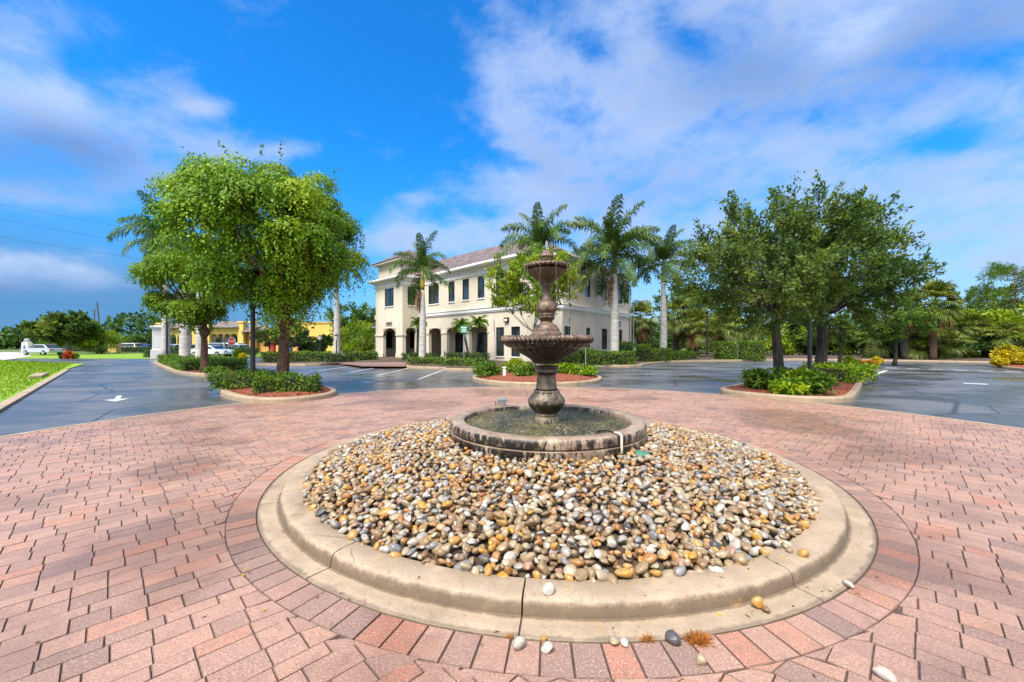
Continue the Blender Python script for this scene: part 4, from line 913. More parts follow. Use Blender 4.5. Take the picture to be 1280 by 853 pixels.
def weeping_tree(label, loc, rx, ztop, zbot, seed, nlobes=70, leaf=.12, per=560, lean=0., trunk_r=.19, fork=2.6, mat='leaf_fresh', knob=True, cx=0, cy=0):
    rng = np.random.default_rng(seed); ro = thing('street_tree', label, 'tree', loc)
    zc = zbot+(ztop-zbot)*.60; up = ztop-zc; dn = zc-zbot
    u = rng.normal(size=(nlobes, 3)); u /= np.linalg.norm(u, axis=1)[:, None]; rad = rng.uniform(.30, 1.0, nlobes)**.4
    C = u*rad[:, None]; tap = np.where(C[:, 2] < 0, 1-.34*np.abs(C[:, 2]), 1.0); C[:, 2] = np.sign(C[:, 2])*np.abs(C[:, 2])**np.where(C[:, 2] > 0, .75, 1.0)
    C = np.column_stack([C[:, 0]*rx*.84*tap+cx, C[:, 1]*rx*.84*tap+cy, zc+np.where(C[:, 2] > 0, C[:, 2]*up*.84, C[:, 2]*dn*.72)])
    P, A, T, Nn = [], [], [], []
    for i in range(nlobes):
        r = rng.uniform(.62, 1.15)*rx*.235; tone = rng.normal(.44, .09); n1_ = int(per*.68); u = rng.normal(size=(n1_, 3)); u /= np.linalg.norm(u, axis=1)[:, None]; u[:, 2] = np.abs(u[:, 2])*1.0-.25*rng.random(n1_)
        rr = rng.uniform(.72, 1.08, n1_); Q = C[i]+u*rr[:, None]*r*(1, 1, .72); P.append(Q); Nn.append(u+(0, 0, .35)); tl = rng.normal(0, .09, n1_)
        tang = np.cross(u, rng.normal(size=(n1_, 3))); tang[:, 2] -= .5; A.append(tang); T.append(np.clip(tone+tl+.06*rng.normal(size=n1_), 0, 1))
        ns = int(per*.32/14); o = C[i]-(cx, cy, zc); hz_ = hypot(o[0], o[1])+1e-6
        for _ in range(ns):                # curtains that hang from the rim of the lobe
            th = rng.uniform(0, 2*pi); st = C[i]+np.array((cos(th), sin(th), 0))*r*rng.uniform(.55, 1.05)+(0, 0, -.1*r); L = rng.uniform(.3, 1.1)*r*(1.2 if C[i, 2] < zc else .8); k = np.linspace(0, 1, 14)
            Q = st+np.column_stack([cos(th)*.14*L*k, sin(th)*.14*L*k, -L*k**1.1])+rng.normal(0, .035, (14, 3)); P.append(Q); nn = np.tile((cos(th)*.8+o[0]/hz_*.5, sin(th)*.8+o[1]/hz_*.5, .35), (14, 1)); Nn.append(nn)
            A.append(np.column_stack([rng.normal(0, .45, 14)+cos(th)*.3, rng.normal(0, .45, 14)+sin(th)*.3, -.8+rng.normal(0, .3, 14)])); T.append(np.clip(tone+.07*rng.normal()+.06*rng.normal(size=14), 0, 1))
    for _ in range(9):                     # stray whips above the crown
        th = rng.uniform(0, 6.28); st = np.array((cx+cos(th)*rx*.5, cy+sin(th)*rx*.5, ztop-.3)); k = np.linspace(0, 1, 14); L = rng.uniform(.25, .75)
        P.append(st+np.column_stack([cos(th)*k*L*.9, sin(th)*k*L*.9, k*L*.65])+rng.normal(0, .02, (14, 3))); A.append(rng.normal(0, 1, (14, 3))); T.append(rng.uniform(.1, .4, 14)); Nn.append(rng.normal(0, 1, (14, 3)))
    P, A, T, NN = map(np.concatenate, (P, A, T, Nn)); b = MB(); b.leaves(P, A, leaf, rng, .6, T, N=NN, jit=.32); o = b.build('crown', mat); o.parent = ro
    b = MB(); zs = np.linspace(0, fork, 9); wob = np.cumsum(rng.normal(0, .018, (9, 2)), 0); wob -= wob[0]
    b.tube(np.column_stack([wob[:, 0]+lean*zs, wob[:, 1], zs-.05]), trunk_r*(1.25-.5*zs/fork+.35*np.exp(-zs*4)), 14); top = np.array((wob[-1, 0]+lean*fork, wob[-1, 1], fork-.1))
    if knob: b.lathe([(trunk_r*.9, -.28), (trunk_r*1.45, -.12), (trunk_r*1.55, .05), (trunk_r*.9, .25)], 12, tuple(top-(0, 0, .35)), fn=lambda r, z, a: r*(1+.15*np.sin(3*a+9*z)))
    for i in rng.permutation(nlobes)[:26]: limb(b, top+(0, 0, rng.uniform(-.1, .2)), C[i], trunk_r*.5, .012, rng, .12)
    o = b.build('trunk', 'bark_brown', None, True); o.parent = ro
    return ro
weeping_tree('large weeping street tree with bright dense crown nearest the paved circle', (*at(353, 480, 12.4)[:2], .15), 3.0, 6.8, 1.45, 11, 108, .084, 1150, 0, .155, 2.5, cx=-.33)
weeping_tree('smaller weeping street tree on the entrance island beyond the large one', (*at(257, 480, 19.6)[:2], .15), 2.35, 5.9, 1.6, 15, 60, .105, 760, 0, .14, 2.4, cx=-.62, mat='leaf_mid2')
def oak(label, loc, spread, ztop, fork, seed, rt=.16, leaf=.10, n_leaf=26000, lean=(0, 0), mat='leaf_oak', name='oak_tree', cat='tree', low=.30, bmat='bark_dark', group=None, off=(0, 0), zbot=None, nc=None):
    rng = np.random.default_rng(seed); ro = thing(name, label, cat, loc, 0, group); b = MB()
    zs = np.linspace(0, fork, 7); wb = np.cumsum(rng.normal(0, .02, (7, 2)), 0); wb -= wb[0]
    b.tube(np.column_stack([wb[:, 0]+lean[0]*zs, wb[:, 1]+lean[1]*zs, zs-.04]), rt*(1.15-.4*zs/fork+.4*np.exp(-zs*5)), 12); top = np.array((wb[-1, 0]+lean[0]*fork, wb[-1, 1]+lean[1]*fork, fork-.06))
    zbot = fork*.85 if zbot is None else zbot; zc = zbot+(ztop-zbot)*.42; nc = nc or 90
    u = rng.normal(size=(nc, 3)); u /= np.linalg.norm(u, axis=1)[:, None]; u *= rng.uniform(.12, 1, nc)[:, None]**.42
    C = np.column_stack([off[0]+u[:, 0]*spread*.86*(1+.12*np.sin(3*np.arctan2(u[:, 1], u[:, 0])+seed)), off[1]+u[:, 1]*spread*.8, zc+np.where(u[:, 2] > 0, u[:, 2]*(ztop-zc)*.86, u[:, 2]*(zc-zbot)*.85)])
    nm = 9; mains = []
    for i in range(nm):
        th = 2*pi*i/nm+rng.normal(0, .25); e = rng.uniform(.45, 1.3); L = spread*.5
        q = top+np.array((cos(th)*cos(e)*L+off[0]*.4, sin(th)*cos(e)*L, sin(e)*L*1.1)); mains.append(limb(b, top, q, rt*.5, rt*.2, rng, .15, 7))
    mp = np.concatenate([m_[2:] for m_ in mains]); tips = []
    for c in C:
        d = np.linalg.norm(mp-c, axis=1)+np.maximum(0, mp[:, 2]-c[2])*1.5; s0 = mp[d.argmin()]; P1 = limb(b, s0, c, rt*.16, rt*.05, rng, .15, 5)
        o = c-np.array((off[0], off[1], zc-.6)); o /= np.linalg.norm(o)+1e-6
        for k in range(7):
            dv = o*.7+rng.normal(0, .55, 3)+(0, 0, .30); dv /= np.linalg.norm(dv); L = rng.uniform(.12, .34)*spread*.62; s1 = P1[rng.integers(3, 5)]; q = s1+dv*L; q[2] = min(q[2], ztop+.25)
            b.tube([s1, (s1+q)/2+rng.normal(0, .03, 3), q], [rt*.035, rt*.028, .003], 4); tips.append((s1, q))
    o = b.build('trunk', bmat, None, True); o.parent = ro
    m = len(tips); per = max(6, n_leaf//m); k = rng.random((m, per))**.7; s_ = np.array([a for a, _ in tips]); q = np.array([c for _, c in tips])
    P = s_[:, None]+(q-s_)[:, None]*k[:, :, None]*1.15+rng.normal(0, spread*.026, (m, per, 3))*(1.25-.8*k[:, :, None]); tt = np.clip(np.repeat(rng.normal(.42, .17, nc), 7)[:, None]+rng.normal(0, .10, (m, 1))+rng.normal(0, .14, (m, per)), 0, 1)
    ax = (q-s_)[:, None]/(np.linalg.norm(q-s_, axis=1)[:, None, None]+1e-6)*.6+rng.normal(0, .6, (m, per, 3))
    NN = ((q-np.array((off[0], off[1], zc)))/spread)[:, None]+np.zeros((1, per, 3)); NN = NN+np.array((0, 0, .6))
    b = MB(); b.leaves(P.reshape(-1, 3), ax.reshape(-1, 3), leaf, rng, .55, tt.ravel(), N=NN.reshape(-1, 3), jit=.6); o = b.build('crown', mat); o.parent = ro
    return ro
oak('oak with a slender dark trunk at the front tip of the right island', (*at(977, 480, 12.2)[:2], .15), 3.55, 6.1, 2.4, 21, .135, .10, 36000, (-.06, 0), off=(-.35, 0), zbot=1.75, nc=105)
oak('thicker trunked oak behind the front one on the right island', (*at(1025, 480, 16.4)[:2], .15), 3.9, 7.5, 2.6, 22, .20, .125, 46000, (.03, 0), off=(-.25, 0), zbot=1.8, nc=135)
oak('small young tree with a thin stem farther along the right island', (*at(1118, 470, 27)[:2], .1), 2.4, 5.6, 1.7, 23, .10, .15, 9000, mat='leaf_mid', name='young_tree')
oak('thin young tree behind the thick oak on the right island', (*at(1050, 470, 24)[:2], .1), 2.1, 5.2, 1.6, 24, .09, .15, 7000, mat='leaf_oak', name='young_tree')
oak('airy yellow green tree on the small island behind the fountain', (*at(668, 470, 18.2)[:2], .2), 2.4, 5.9, 1.9, 29, .06, .115, 19000, zbot=2.5, nc=90, mat='leaf_lime', name='young_tree', bmat='bark_grey', low=.15)
# ---- royal palms
def frond(L, elev, droop, rng, mat, w=.78, n=74, plum=.7, name='frond'):
    k = np.linspace(0, 1, 14); el = elev-droop*k**1.3; ds = L/13
    Xc = np.concatenate([[0], np.cumsum(np.cos(el[:-1])*ds)]); Zc = np.concatenate([[0], np.cumsum(np.sin(el[:-1])*ds)]); R_ = np.column_stack([Xc, Xc*0, Zc])
    b = MB(); b.tube(R_, np.linspace(.035, .006, 14), 5, tint=.8)
    V, T = [], []
    for t_ in np.linspace(.10, 1, n):
        f = t_*13; i = min(12, int(f)); p = R_[i]+(R_[i+1]-R_[i])*(f-i); tg = (R_[i+1]-R_[i])/ds; nrm = np.array((-tg[2], 0, tg[0]))
        for sd in (-1, 1):
            l = w*sin(pi*(.16+.80*t_))**.55*rng.uniform(.85, 1.15); d = np.array((0, sd, 0))*.85+tg*(.35+.45*t_)+nrm*rng.normal(.15, plum*.5); d /= np.linalg.norm(d)
            m_ = p+d*l*.5; e_ = m_+(d*.55+np.array((0, 0, -.8)))*l*.5; wv = tg*.030
            V += [p-wv*.6, p+wv*.6, m_+wv, m_-wv, e_]; T.append(rng.uniform(0, 1))
    m = len(T); j = np.arange(m)[:, None]*5; b.add(np.array(V), [j+np.array((0,1,2,3)), j+np.array((3,2,4))], None); b.t[-2][:] = T; b.t[-1][:] = T
    return b.mesh(name, mat, False)
frng = np.random.default_rng(8)
FR = [frond(3.3, e_, d_, frng, 'leaf_palm') for e_, d_ in ((1.42, 1.1), (1.2, 1.6), (1.0, 1.9), (.75, 2.0), (.45, 1.9), (.12, 1.5), (-.3, 1.1))]
FD = frond(2.6, -1.0, .5, frng, 'leaf_dead', .4, 40)
def royal_palm(label, loc, hz, r=.24, size=1.0, nf=19, seed=0, shaft='crownshaft_green', dead=0, sh=1.1, group='royal palms'):
    rng = np.random.default_rng(seed+300); ro = thing('royal_palm', label, 'palm tree', loc, 0, group); b = MB(); z = np.linspace(0, hz, 12)
    b.tube(np.column_stack([.03*np.sin(z*.5), .02*np.cos(z*.4)-.02, z-.05]), r*(1.0-.38*z/hz+.18*np.sin(pi*np.clip(z/hz*1.1, 0, 1))+.35*np.exp(-z*3)), 14)
    o = b.build('trunk', 'palm_trunk', None, True); o.parent = ro
    b = MB(); x0, y0 = .03*sin(hz*.5), .02*cos(hz*.4)-.02
    b.tube([(x0, y0, hz-.06), (x0, y0, hz+.25*sh), (x0, y0, hz+.6*sh), (x0, y0, hz+sh)], [r*.66, r*.72, r*.5, r*.25], 12); o = b.build('crownshaft', shaft, None, True); o.parent = ro
    for i in range(nf):
        k = min(6, int(i*7/nf)); f = bpy.data.objects.new('frond', FR[k]); COL.objects.link(f); f.parent = ro
        f.location = (x0, y0, hz+sh*(.98-.1*k/6)); f.rotation_euler = (rng.normal(0, .12), rng.normal(0, .10), i*2.399+rng.normal(0, .2)); s_ = size*rng.uniform(.85, 1.1); f.scale = (s_, s_, s_)
    for i in range(dead):
        f = bpy.data.objects.new('dead_frond', FD); COL.objects.link(f); f.parent = ro; f.location = (x0, y0, hz+.1); f.rotation_euler = (0, rng.normal(.1, .1), pi+.35+rng.normal(0, .25)); f.scale = (.75*size,)*3
    return ro
def pz(py, Yd): return EYE+(430-py)*Yd/F
def rp(px, Yd, ytop, label, **k): royal_palm(label, (*at(px, 440, Yd)[:2], .1), pz(ytop, Yd)-.1, **k)
rp(528, 31, 362, 'royal palm with dead brown fronds hanging, in front of the arcade', r=.26, size=.92, seed=1, shaft='crownshaft_yellow', dead=5, nf=15, sh=1.5)
rp(768, 29.5, 342, 'tall royal palm with a full drooping crown before the right wing', r=.30, size=1.32, seed=2, nf=26, dead=3, sh=1.4)
rp(829, 33, 352, 'royal palm in the hedge beyond the end of the right wing', r=.27, size=1.1, seed=3, nf=18, sh=1.6)
rp(674, 24, 333, 'royal palm rising behind the yellow green tree and the fountain', r=.24, size=1.0, seed=4, nf=18)
rp(421, 41, 345, 'royal palm beside the tower, its crown mostly behind the large street tree', r=.30, size=1.1, seed=5)
rp(207, 38.5, 316, 'royal palm of the entrance island standing next to the white sign pillar', r=.32, size=1.35, seed=6, nf=24)
rp(231, 31, 345, 'middle royal palm of the entrance island row', r=.34, size=.8, seed=7, nf=14)
rp(251, 25.8, 350, 'royal palm of the entrance island closest to the smaller weeping tree', r=.28, size=.7, seed=8, nf=14)
FP = [frond(.85, e_, d_, frng, 'leaf_mid', .24, 30) for e_, d_ in ((1.3, 1.5), (.9, 1.9), (.5, 1.8), (.0, 1.3))]
def dwarf_palm(label, px, Yd, ytop, lean, seed):
    rng = np.random.default_rng(seed); ro = thing('date_palm', label, 'palm tree', (*at(px, 440, Yd)[:2], .1), 0, 'dwarf date palms'); h = EYE+(430-ytop)*Yd/F-.1
    k = np.linspace(0, 1, 8); b = MB(); b.tube(np.column_stack([lean*k**1.6, 0*k, h*k-.03]), .085+.03*np.exp(-k*3)+.04*(k > .8), 9); o = b.build('trunk', 'bark_dark', None, True); o.parent = ro
    for i in range(20):
        f = bpy.data.objects.new('frond', FP[i*4//20]); COL.objects.link(f); f.parent = ro; f.location = (lean, 0, h-.02); f.rotation_euler = (rng.normal(0, .12), 0, i*2.399+rng.normal(0, .2)); f.scale = (rng.uniform(.85, 1.15),)*3
dwarf_palm('dwarf date palm leaning left before the second arch from the pavilion', 586, 29.8, 407, -.55, 1)
dwarf_palm('dwarf date palm leaning right before the arch next to the pavilion', 594, 29.4, 404, .25, 2)
dwarf_palm('dwarf date palm half hidden by the dead fronded royal palm trunk', 521.5, 33, 405, .1, 3)
# ---- sabal palms
def fan(L, elev, rng, mat, pet=.9):
    b = MB(); p1 = np.array((cos(elev)*pet, 0, sin(elev)*pet)); b.tube([(0,0,0), p1*.5+(0,0,.03), p1], [.02,.016,.012], 4, tint=.7); V, T = [], []
    tg = np.array((cos(elev-.3), 0, sin(elev-.3))); nrm = np.array((-tg[2], 0, tg[0]))
    for a in np.linspace(-2.0, 2.0, 30):
        d = tg*cos(a)+np.array((0, 1, 0))*sin(a)+nrm*(.30*abs(sin(a))+rng.normal(0, .05)); d /= np.linalg.norm(d); l = L*rng.uniform(.85, 1.1)*(1-.12*abs(a)/2); sdv = np.cross(d, nrm); w = .032
        m = p1+d*l*.55; e_ = m+(d*.75+np.array((0, 0, -.55-.25*rng.random())))*l*.45; V += [p1-sdv*.008, p1+sdv*.008, m+sdv*w, m-sdv*w, e_]; T.append(rng.uniform(0, 1))
    j = np.arange(len(T))[:, None]*5; b.add(np.array(V), [j+np.array((0,1,2,3)), j+np.array((3,2,4))]); b.t[-2][:] = T; b.t[-1][:] = T
    return b.mesh('fan_leaf', mat)
FAN = [fan(1.0, e_, frng, 'leaf_sabal') for e_ in (1.4, 1.0, .6, .25, -.15, -.5)]; FAND = [fan(.9, e_, frng, 'leaf_dead', .7) for e_ in (-.7, -1.1)]
def sabal(label, loc, hz, r=.16, size=1.0, nf=30, dead=9, seed=0, group='cabbage palms', bm='bark_brown', name='cabbage_palm'):
    rng = np.random.default_rng(seed+700); ro = thing(name, label, 'palm tree', loc, 0, group)
    if hz > .4:
        b = MB(); z = np.linspace(0, hz, 9); b.tube(np.column_stack([.05*np.sin(z*.8+seed), .04*np.sin(z), z-.05]), r*(1.15-.15*z/hz+rng.normal(0, .04, 9)), 10); o = b.build('trunk', bm, None, True); o.parent = ro
        x0, y0 = .05*sin(hz*.8+seed), .04*sin(hz)
    else: x0 = y0 = 0
    for i in range(nf+dead):
        dd = i >= nf; me = FAND[int(rng.integers(2))] if dd else FAN[min(5, int(i*6/nf))]
        f = bpy.data.objects.new('dead_fan_leaf' if dd else 'fan_leaf', me); COL.objects.link(f); f.parent = ro; f.location = (x0, y0, hz-(.15 if dd else 0)); s_ = size*rng.uniform(.8, 1.15); f.scale = (s_,)*3
        f.rotation_euler = (rng.normal(0, .2), rng.normal(0, .15), i*2.399+rng.normal(0, .3))
    return ro
def sb(px, Yd, ytop, label, **k): sabal(label, (*at(px, 440, Yd)[:2], .1), max(.1, pz(ytop, Yd)-.1), **k)
sb(1166, 34.5, 383, 'cabbage palm with a round shaggy crown and bare brown trunk at the far kerb', r=.22, size=1.45, seed=1, nf=40, dead=14)
sb(1131, 35.5, 390, 'cabbage palm half hidden by the oak, brown skirt hanging', r=.26, size=1.3, seed=2, dead=14, bm='bark_dark')
sb(800, 42, 400, 'cabbage palm with a brown skirt just right of the building', r=.22, size=1.3, seed=3, dead=16, bm='bark_dark')
sb(846, 42, 396, 'cabbage palm right of the white palm trunk beyond the hedge', r=.22, size=1.4, seed=4, dead=16, bm='bark_dark')
sb(872, 41, 410, 'short yellowish cabbage palm left of the boxed hedge', r=.22, size=1.4, seed=5, dead=10, bm='bark_dark')
sb(912, 42, 410, 'cabbage palm above the boxed hedge with drooping straw leaves', r=.22, size=1.4, seed=6, dead=12, bm='bark_dark')
sb(1100, 38, 425, 'low fan palm in the thicket left of the shaggy cabbage palm', size=1.3, seed=7, dead=3, name='fan_palm', group='fan palms in the thicket')
sb(1188, 36, 434, 'low fan palm just right of the bare brown palm trunk', size=1.0, seed=8, dead=2, name='fan_palm', group='fan palms in the thicket')
sb(1212, 38, 412, 'yellowish fan palm raised in the middle of the right thicket', size=1.15, seed=9, dead=4, name='fan_palm', group='fan palms in the thicket')
sb(1256, 36, 422, 'fan palm with browned leaves behind the yellow croton', size=1.0, seed=10, dead=10, name='fan_palm', group='fan palms in the thicket')
sb(1147, 36, 436, 'low green fan palm between the two cabbage palms', size=1.2, seed=11, dead=1, name='fan_palm', group='fan palms in the thicket')
sb(940, 43, 415, 'fan palm right of the boxed hedge in deep green growth', size=1.3, seed=12, dead=4, name='fan_palm', group='fan palms in the thicket')
# ---- thicket beyond the right road: each large bush its own thing
TH = [ # px, Y, ytop, half width px, material, label
 (600+190, 55, 395, 34, 'leaf_mid', 'rounded green tree just beyond the right end of the building'), (830, 50, 405, 34, 'leaf_dark', 'dark bush behind the second cabbage palm'),
 (868, 52, 398, 36, 'leaf_lime', 'lime green feathery bush left of the boxed hedge'), (905, 54, 392, 34, 'leaf_mid', 'mid green bush standing tall behind the boxed hedge'),
 (950, 50, 404, 34, 'leaf_lime', 'bright lime bush right of the boxed hedge'), (985, 48, 402, 34, 'leaf_lime', 'lime bush seen past the front oak trunk'),
 (1020, 47, 408, 34, 'leaf_dark', 'dark bush seen between the oak trunks'), (1055, 46, 404, 34, 'leaf_mid', 'green bush right of the thick oak trunk'),
 (1092, 45, 400, 36, 'leaf_dark', 'dark tangled bush left of the shaggy palm'), (1120, 42, 412, 26, 'leaf_mid', 'green shrub at the foot of the half hidden palm'),
 (1150, 39, 404, 26, 'leaf_lime', 'lime shrub between the two cabbage palms'), (1185, 39.5, 402, 28, 'leaf_mid', 'leafy green shrub right of the bare palm trunk'),
 (1208, 40.5, 378, 34, 'leaf_lime', 'tall lime green pepper tree left of the far right thicket'), (1245, 40, 384, 36, 'leaf_lime', 'broad yellow green pepper tree behind the croton bush'),
 (1285, 38, 380, 40, 'leaf_lime', 'yellow green tree cut by the right picture edge'), (1200, 37.5, 420, 30, 'leaf_dark', 'dark undergrowth shrub below the lime pepper tree'),
 (1235, 37, 420, 30, 'leaf_dark', 'dark shrub with grey stems left of the browned fan palm'), (1272, 36, 424, 30, 'leaf_dark', 'low dark shrub behind the yellow croton'), (1175, 39, 424, 22, 'leaf_dark', 'low dark shrub at the far kerb beside the bare trunk'), (1105, 39, 424, 26, 'leaf_dark', 'low dark shrub at the far kerb below the oak')]
for i, (px, Yd, yt, hw, mt, lab) in enumerate(TH):
    h = pz(yt, Yd)-.1; w = 2*hw*Yd/F; bush('thicket_bush', lab, 'bush', (*at(px, 440, Yd)[:2], .1), w, h, w*.6, 5200, .27, mt, 40+i, 'bushes of the thicket', 30, lobe=.36)
for i, (px, Yd, yt, sp, nl, mt, lab) in enumerate([(1213, 60, 352, 4.5, 5000, 'leaf_oak', 'grey green tree rising over the thicket right of the shaggy palm'), (1245, 66, 350, 4.5, 5000, 'leaf_oak', 'sparse far tree over the lime pepper trees'), (845, 64, 345, 5, 5000, 'leaf_mid', 'thin tall tree behind the white palm trunk'), (888, 66, 372, 6, 6000, 'leaf_mid', 'open crowned tree in the gap under the front oak'), (440, 62, 378, 5, 6000, 'leaf_mid', 'tree with thin trunk behind the side porch, left of the tower'), (458, 66, 392, 4.5, 5000, 'leaf_oak', 'small crowned tree close to the side porch roof')]):
    oak(lab, (*at(px, 440, Yd)[:2], 0), sp, pz(yt, Yd), pz(yt, Yd)*.42, 60+i, .16, .32, nl, mat=mt, name='background_tree', group='trees beyond the plot', nc=45)
bush('thicket_bush', 'lime green bush between the yellow building and the side porch', 'bush', (*at(446, 440, 55)[:2], 0), 6.5, 5, 5, 4000, .26, 'leaf_lime', 80, 'bushes of the thicket')
bush('thicket_bush', 'second lime bush left of the side porch', 'bush', (*at(434, 440, 60)[:2], 0), 5, 4.2, 4, 3000, .26, 'leaf_mid', 81, 'bushes of the thicket')
def pine(label, loc, h, seed, n=7000, spread=2.6):
    rng = np.random.default_rng(seed); ro = thing('pine_tree', label, 'tree', loc); b = MB(); b.tube([(0,0,-.05),(.1,0,h*.5),(.05,.05,h)], [.15,.09,.02], 8); C = []
    for i in range(26):
        z = h*rng.uniform(.55, 1.04); th = rng.uniform(0, 6.28); L = spread*(1.25-z/h)*rng.uniform(.8, 1.6)+.3; q = (cos(th)*L, sin(th)*L, z+.35*L); limb(b, (.06, 0, z), q, .04, .012, rng, .15, 4); C.append(q)
    o = b.build('trunk', 'bark_brown', None, True); o.parent = ro; C = np.array(C); k = rng.integers(0, len(C), n); u = rng.normal(size=(n, 3)); u /= np.linalg.norm(u, axis=1)[:, None]
    b = MB(); b.leaves(C[k]+u*rng.uniform(.05, .65, n)[:, None], u+(0, 0, .3), .34, rng, .14, np.clip(.5+rng.normal(0, .25, n), 0, 1)); o = b.build('crown', 'leaf_mid'); o.parent = ro
pine('slender pine with open tufts at the far right edge', (*at(1268, 440, 40)[:2], .1), pz(338, 40), 5)
pine('pine seen behind the white palm trunk right of the building', (*at(860, 440, 58)[:2], 0), pz(372, 58), 6)
# ---- shrubs and hedges
def row_shrub(px, Yd, ytop, hw, label, mat='leaf_mid', leaf=.10, n=1800, seed=0, z=.1, name='shrub', dp=None, group=None):
    h = pz(ytop, Yd)-z; w = 2*hw*Yd/F; return bush(name, label, 'shrub', (*at(px, 440, Yd)[:2], z), w, h, dp or w*.8, n, leaf, mat, seed, group, lobe=.42)
c1 = [uv(12.4, 2.9), uv(12.4, 4.6), uv(15.2, 4.6), uv(15.4, 2.8)]
hedge('clipped low green hedge in front of the large weeping tree trunk', at(322, 480, 11.15), at(398, 480, 11.6), .8, .46, 'leaf_hedge', .075, 1.3, 1, .12, 'hedges of the near left island', .07)
hedge('clipped low hedge around the lamp post on the near left island', at(280, 480, 12.6), at(345, 480, 12.3), 1.1, .48, 'leaf_hedge', .075, 1.3, 2, .12, 'hedges of the near left island', .08)
hedge('clipped hedge along the road side of the entrance island', (*uv(26, 2.9),), (*uv(40, 2.9),), .9, .5, 'leaf_hedge', .11, 1, 3, .1, 'hedges of the entrance island', .07)
hedge('clipped hedge around the feet of the entrance palms', (*uv(24.8, 4.4),), (*uv(36, 4.4),), 1.4, .5, 'leaf_hedge', .11, 1, 4, .1, 'hedges of the entrance island', .08)
hedge('short hedge in front of the white sign pillar', at(186, 446, 44), at(192, 446, 43), .9, .8, 'leaf_dark', .13, 1, 5, .02)
row_shrub(272, 18.6, 459, 15, 'small loose shrub right of the smaller weeping tree trunk', 'leaf_hedge', .09, 1400, 6)
# right island: broad leaved shrubs, seen one by one
for i, (px, Yd, yt, hw, lab, mt) in enumerate([(948, 12.3, 463, 20, 'broad leaved green shrub at the left end of the right island', 'leaf_hedge'), (975, 11.9, 460, 20, 'tall glossy shrub at the foot of the front oak trunk', 'leaf_hedge'),
   (1000, 11.4, 462, 22, 'broad leaved shrub in the middle of the front row', 'leaf_fresh'), (1020, 11.0, 465, 18, 'green shrub at the right corner of the front row', 'leaf_hedge'), (985, 11.0, 476, 18, 'low feathery plant on the mulch before the front row', 'leaf_fresh')]):
    row_shrub(px, Yd, yt, hw, lab, mt, .115, 1500, 100+i, .12, dp=.9)
hedge('low spreading green hedge under the thick oak', at(1030, 470, 14.3), at(1066, 470, 15.8), 1.5, .55, 'leaf_fresh', .09, 1.1, 7, .12, None, .10)
row_shrub(1072, 16.5, 460, 9, 'small upright shrub at the right end of the oak hedge', 'leaf_hedge', .09, 900, 110, .12)
row_shrub(1062, 24.5, 446, 9, 'small lime shrub at the far end of the right island', 'leaf_lime', .12, 900, 111); row_shrub(1096, 26.5, 446, 7, 'tiny yellow shrub by the young tree on the right island', 'leaf_croton', .12, 700, 112); row_shrub(1080, 25.5, 450, 14, 'low orange tinged ground plant at the island end', 'leaf_amber', .11, 700, 113)
# middle island
for i, (px, Yd, yt, hw, lab, mt) in enumerate([(609, 17.0, 453, 19, 'bushy green shrub at the left end of the middle island', 'leaf_hedge'), (645, 18.4, 448, 17, 'yellow green shrub left of the fountain stem on the middle island', 'leaf_lime'), (658, 16.7, 456, 19, 'green shrub in front of the yellow green one', 'leaf_hedge'), (709, 18.0, 454, 22, 'spreading green shrub right of the fountain stem', 'leaf_fresh'), (729, 17.4, 457, 19, 'low green shrub at the right end of the middle island', 'leaf_fresh'), (690, 18.8, 457, 12, 'green shrub behind the fountain stem', 'leaf_fresh')]):
    row_shrub(px, Yd, yt, hw, lab, mt, .10, 2300, 120+i, .14, dp=1.5)
# building beds
def hd(px0, Y0, px1, Y1, w, h, label, **k): return hedge(label, at(px0, 440, Y0), at(px1, 440, Y1), w, h, **k)
HB = 'hedges along the office building'
hd(512, 27.6, 551, 27.0, 1.0, .45, 'clipped hedge at the foot of the dead fronded palm', leaf=.11, seed=11, group=HB)
hd(557, 26.0, 601, 24.8, 1.2, .45, 'clipped hedge in front of the two right arches', leaf=.11, seed=12, group=HB)
hd(506, 32.5, 540, 31.0, .8, .6, 'dark hedge right of the tower in the second row', leaf=.12, seed=13, mat='leaf_dark', group=HB)
hd(560, 29.5, 608, 27.6, .8, .7, 'dark second row hedge before the arcade', leaf=.12, seed=14, mat='leaf_dark', group=HB)
hd(702, 27.0, 722, 27.3, .9, .75, 'short clipped hedge under the first right wing windows', leaf=.12, seed=15, group=HB)
hd(722, 28.0, 740, 28.6, .9, 1.0, 'taller loose hedge left of the tall palm', leaf=.12, seed=16, group=HB)
hd(740, 25.8, 787, 27.4, 1.1, .85, 'dark clipped hedge at the foot of the tall palm', leaf=.11, seed=17, mat='leaf_hedge', group=HB)
hd(772, 31, 786, 32, .9, 1.5, 'taller box hedge at the building corner', leaf=.13, seed=18, group=HB)
hd(806, 31.5, 830, 33, 1.4, 1.0, 'loose hedge around the white palm right of the building', leaf=.13, seed=19, mat='leaf_mid', group=HB)
hd(832, 34, 866, 36.5, 1.2, .7, 'low straggly hedge running right from the white palm', leaf=.13, seed=20, mat='leaf_mid', group=HB)
hd(796, 40, 812, 40, 1.0, 1.3, 'box hedge beyond the corner walk', leaf=.14, seed=21, group=HB)
hd(330, 31, 412, 31.5, 1.2, .75, 'long clipped hedge along the far kerb under the yellow building', leaf=.12, seed=22, group=HB)
hd(408, 29.5, 440, 30, .9, .62, 'dark low hedge by the kerb left of the brick walk', leaf=.12, seed=23, mat='leaf_dark', group=HB)
hd(438, 31.8, 470, 33.0, .9, .75, 'clipped hedge before the side porch', leaf=.12, seed=24, group=HB)
hd(376, 46, 404, 46, 1.5, 1.9, 'tall dark hedge against the yellow side wall', leaf=.16, seed=25, mat='leaf_dark')
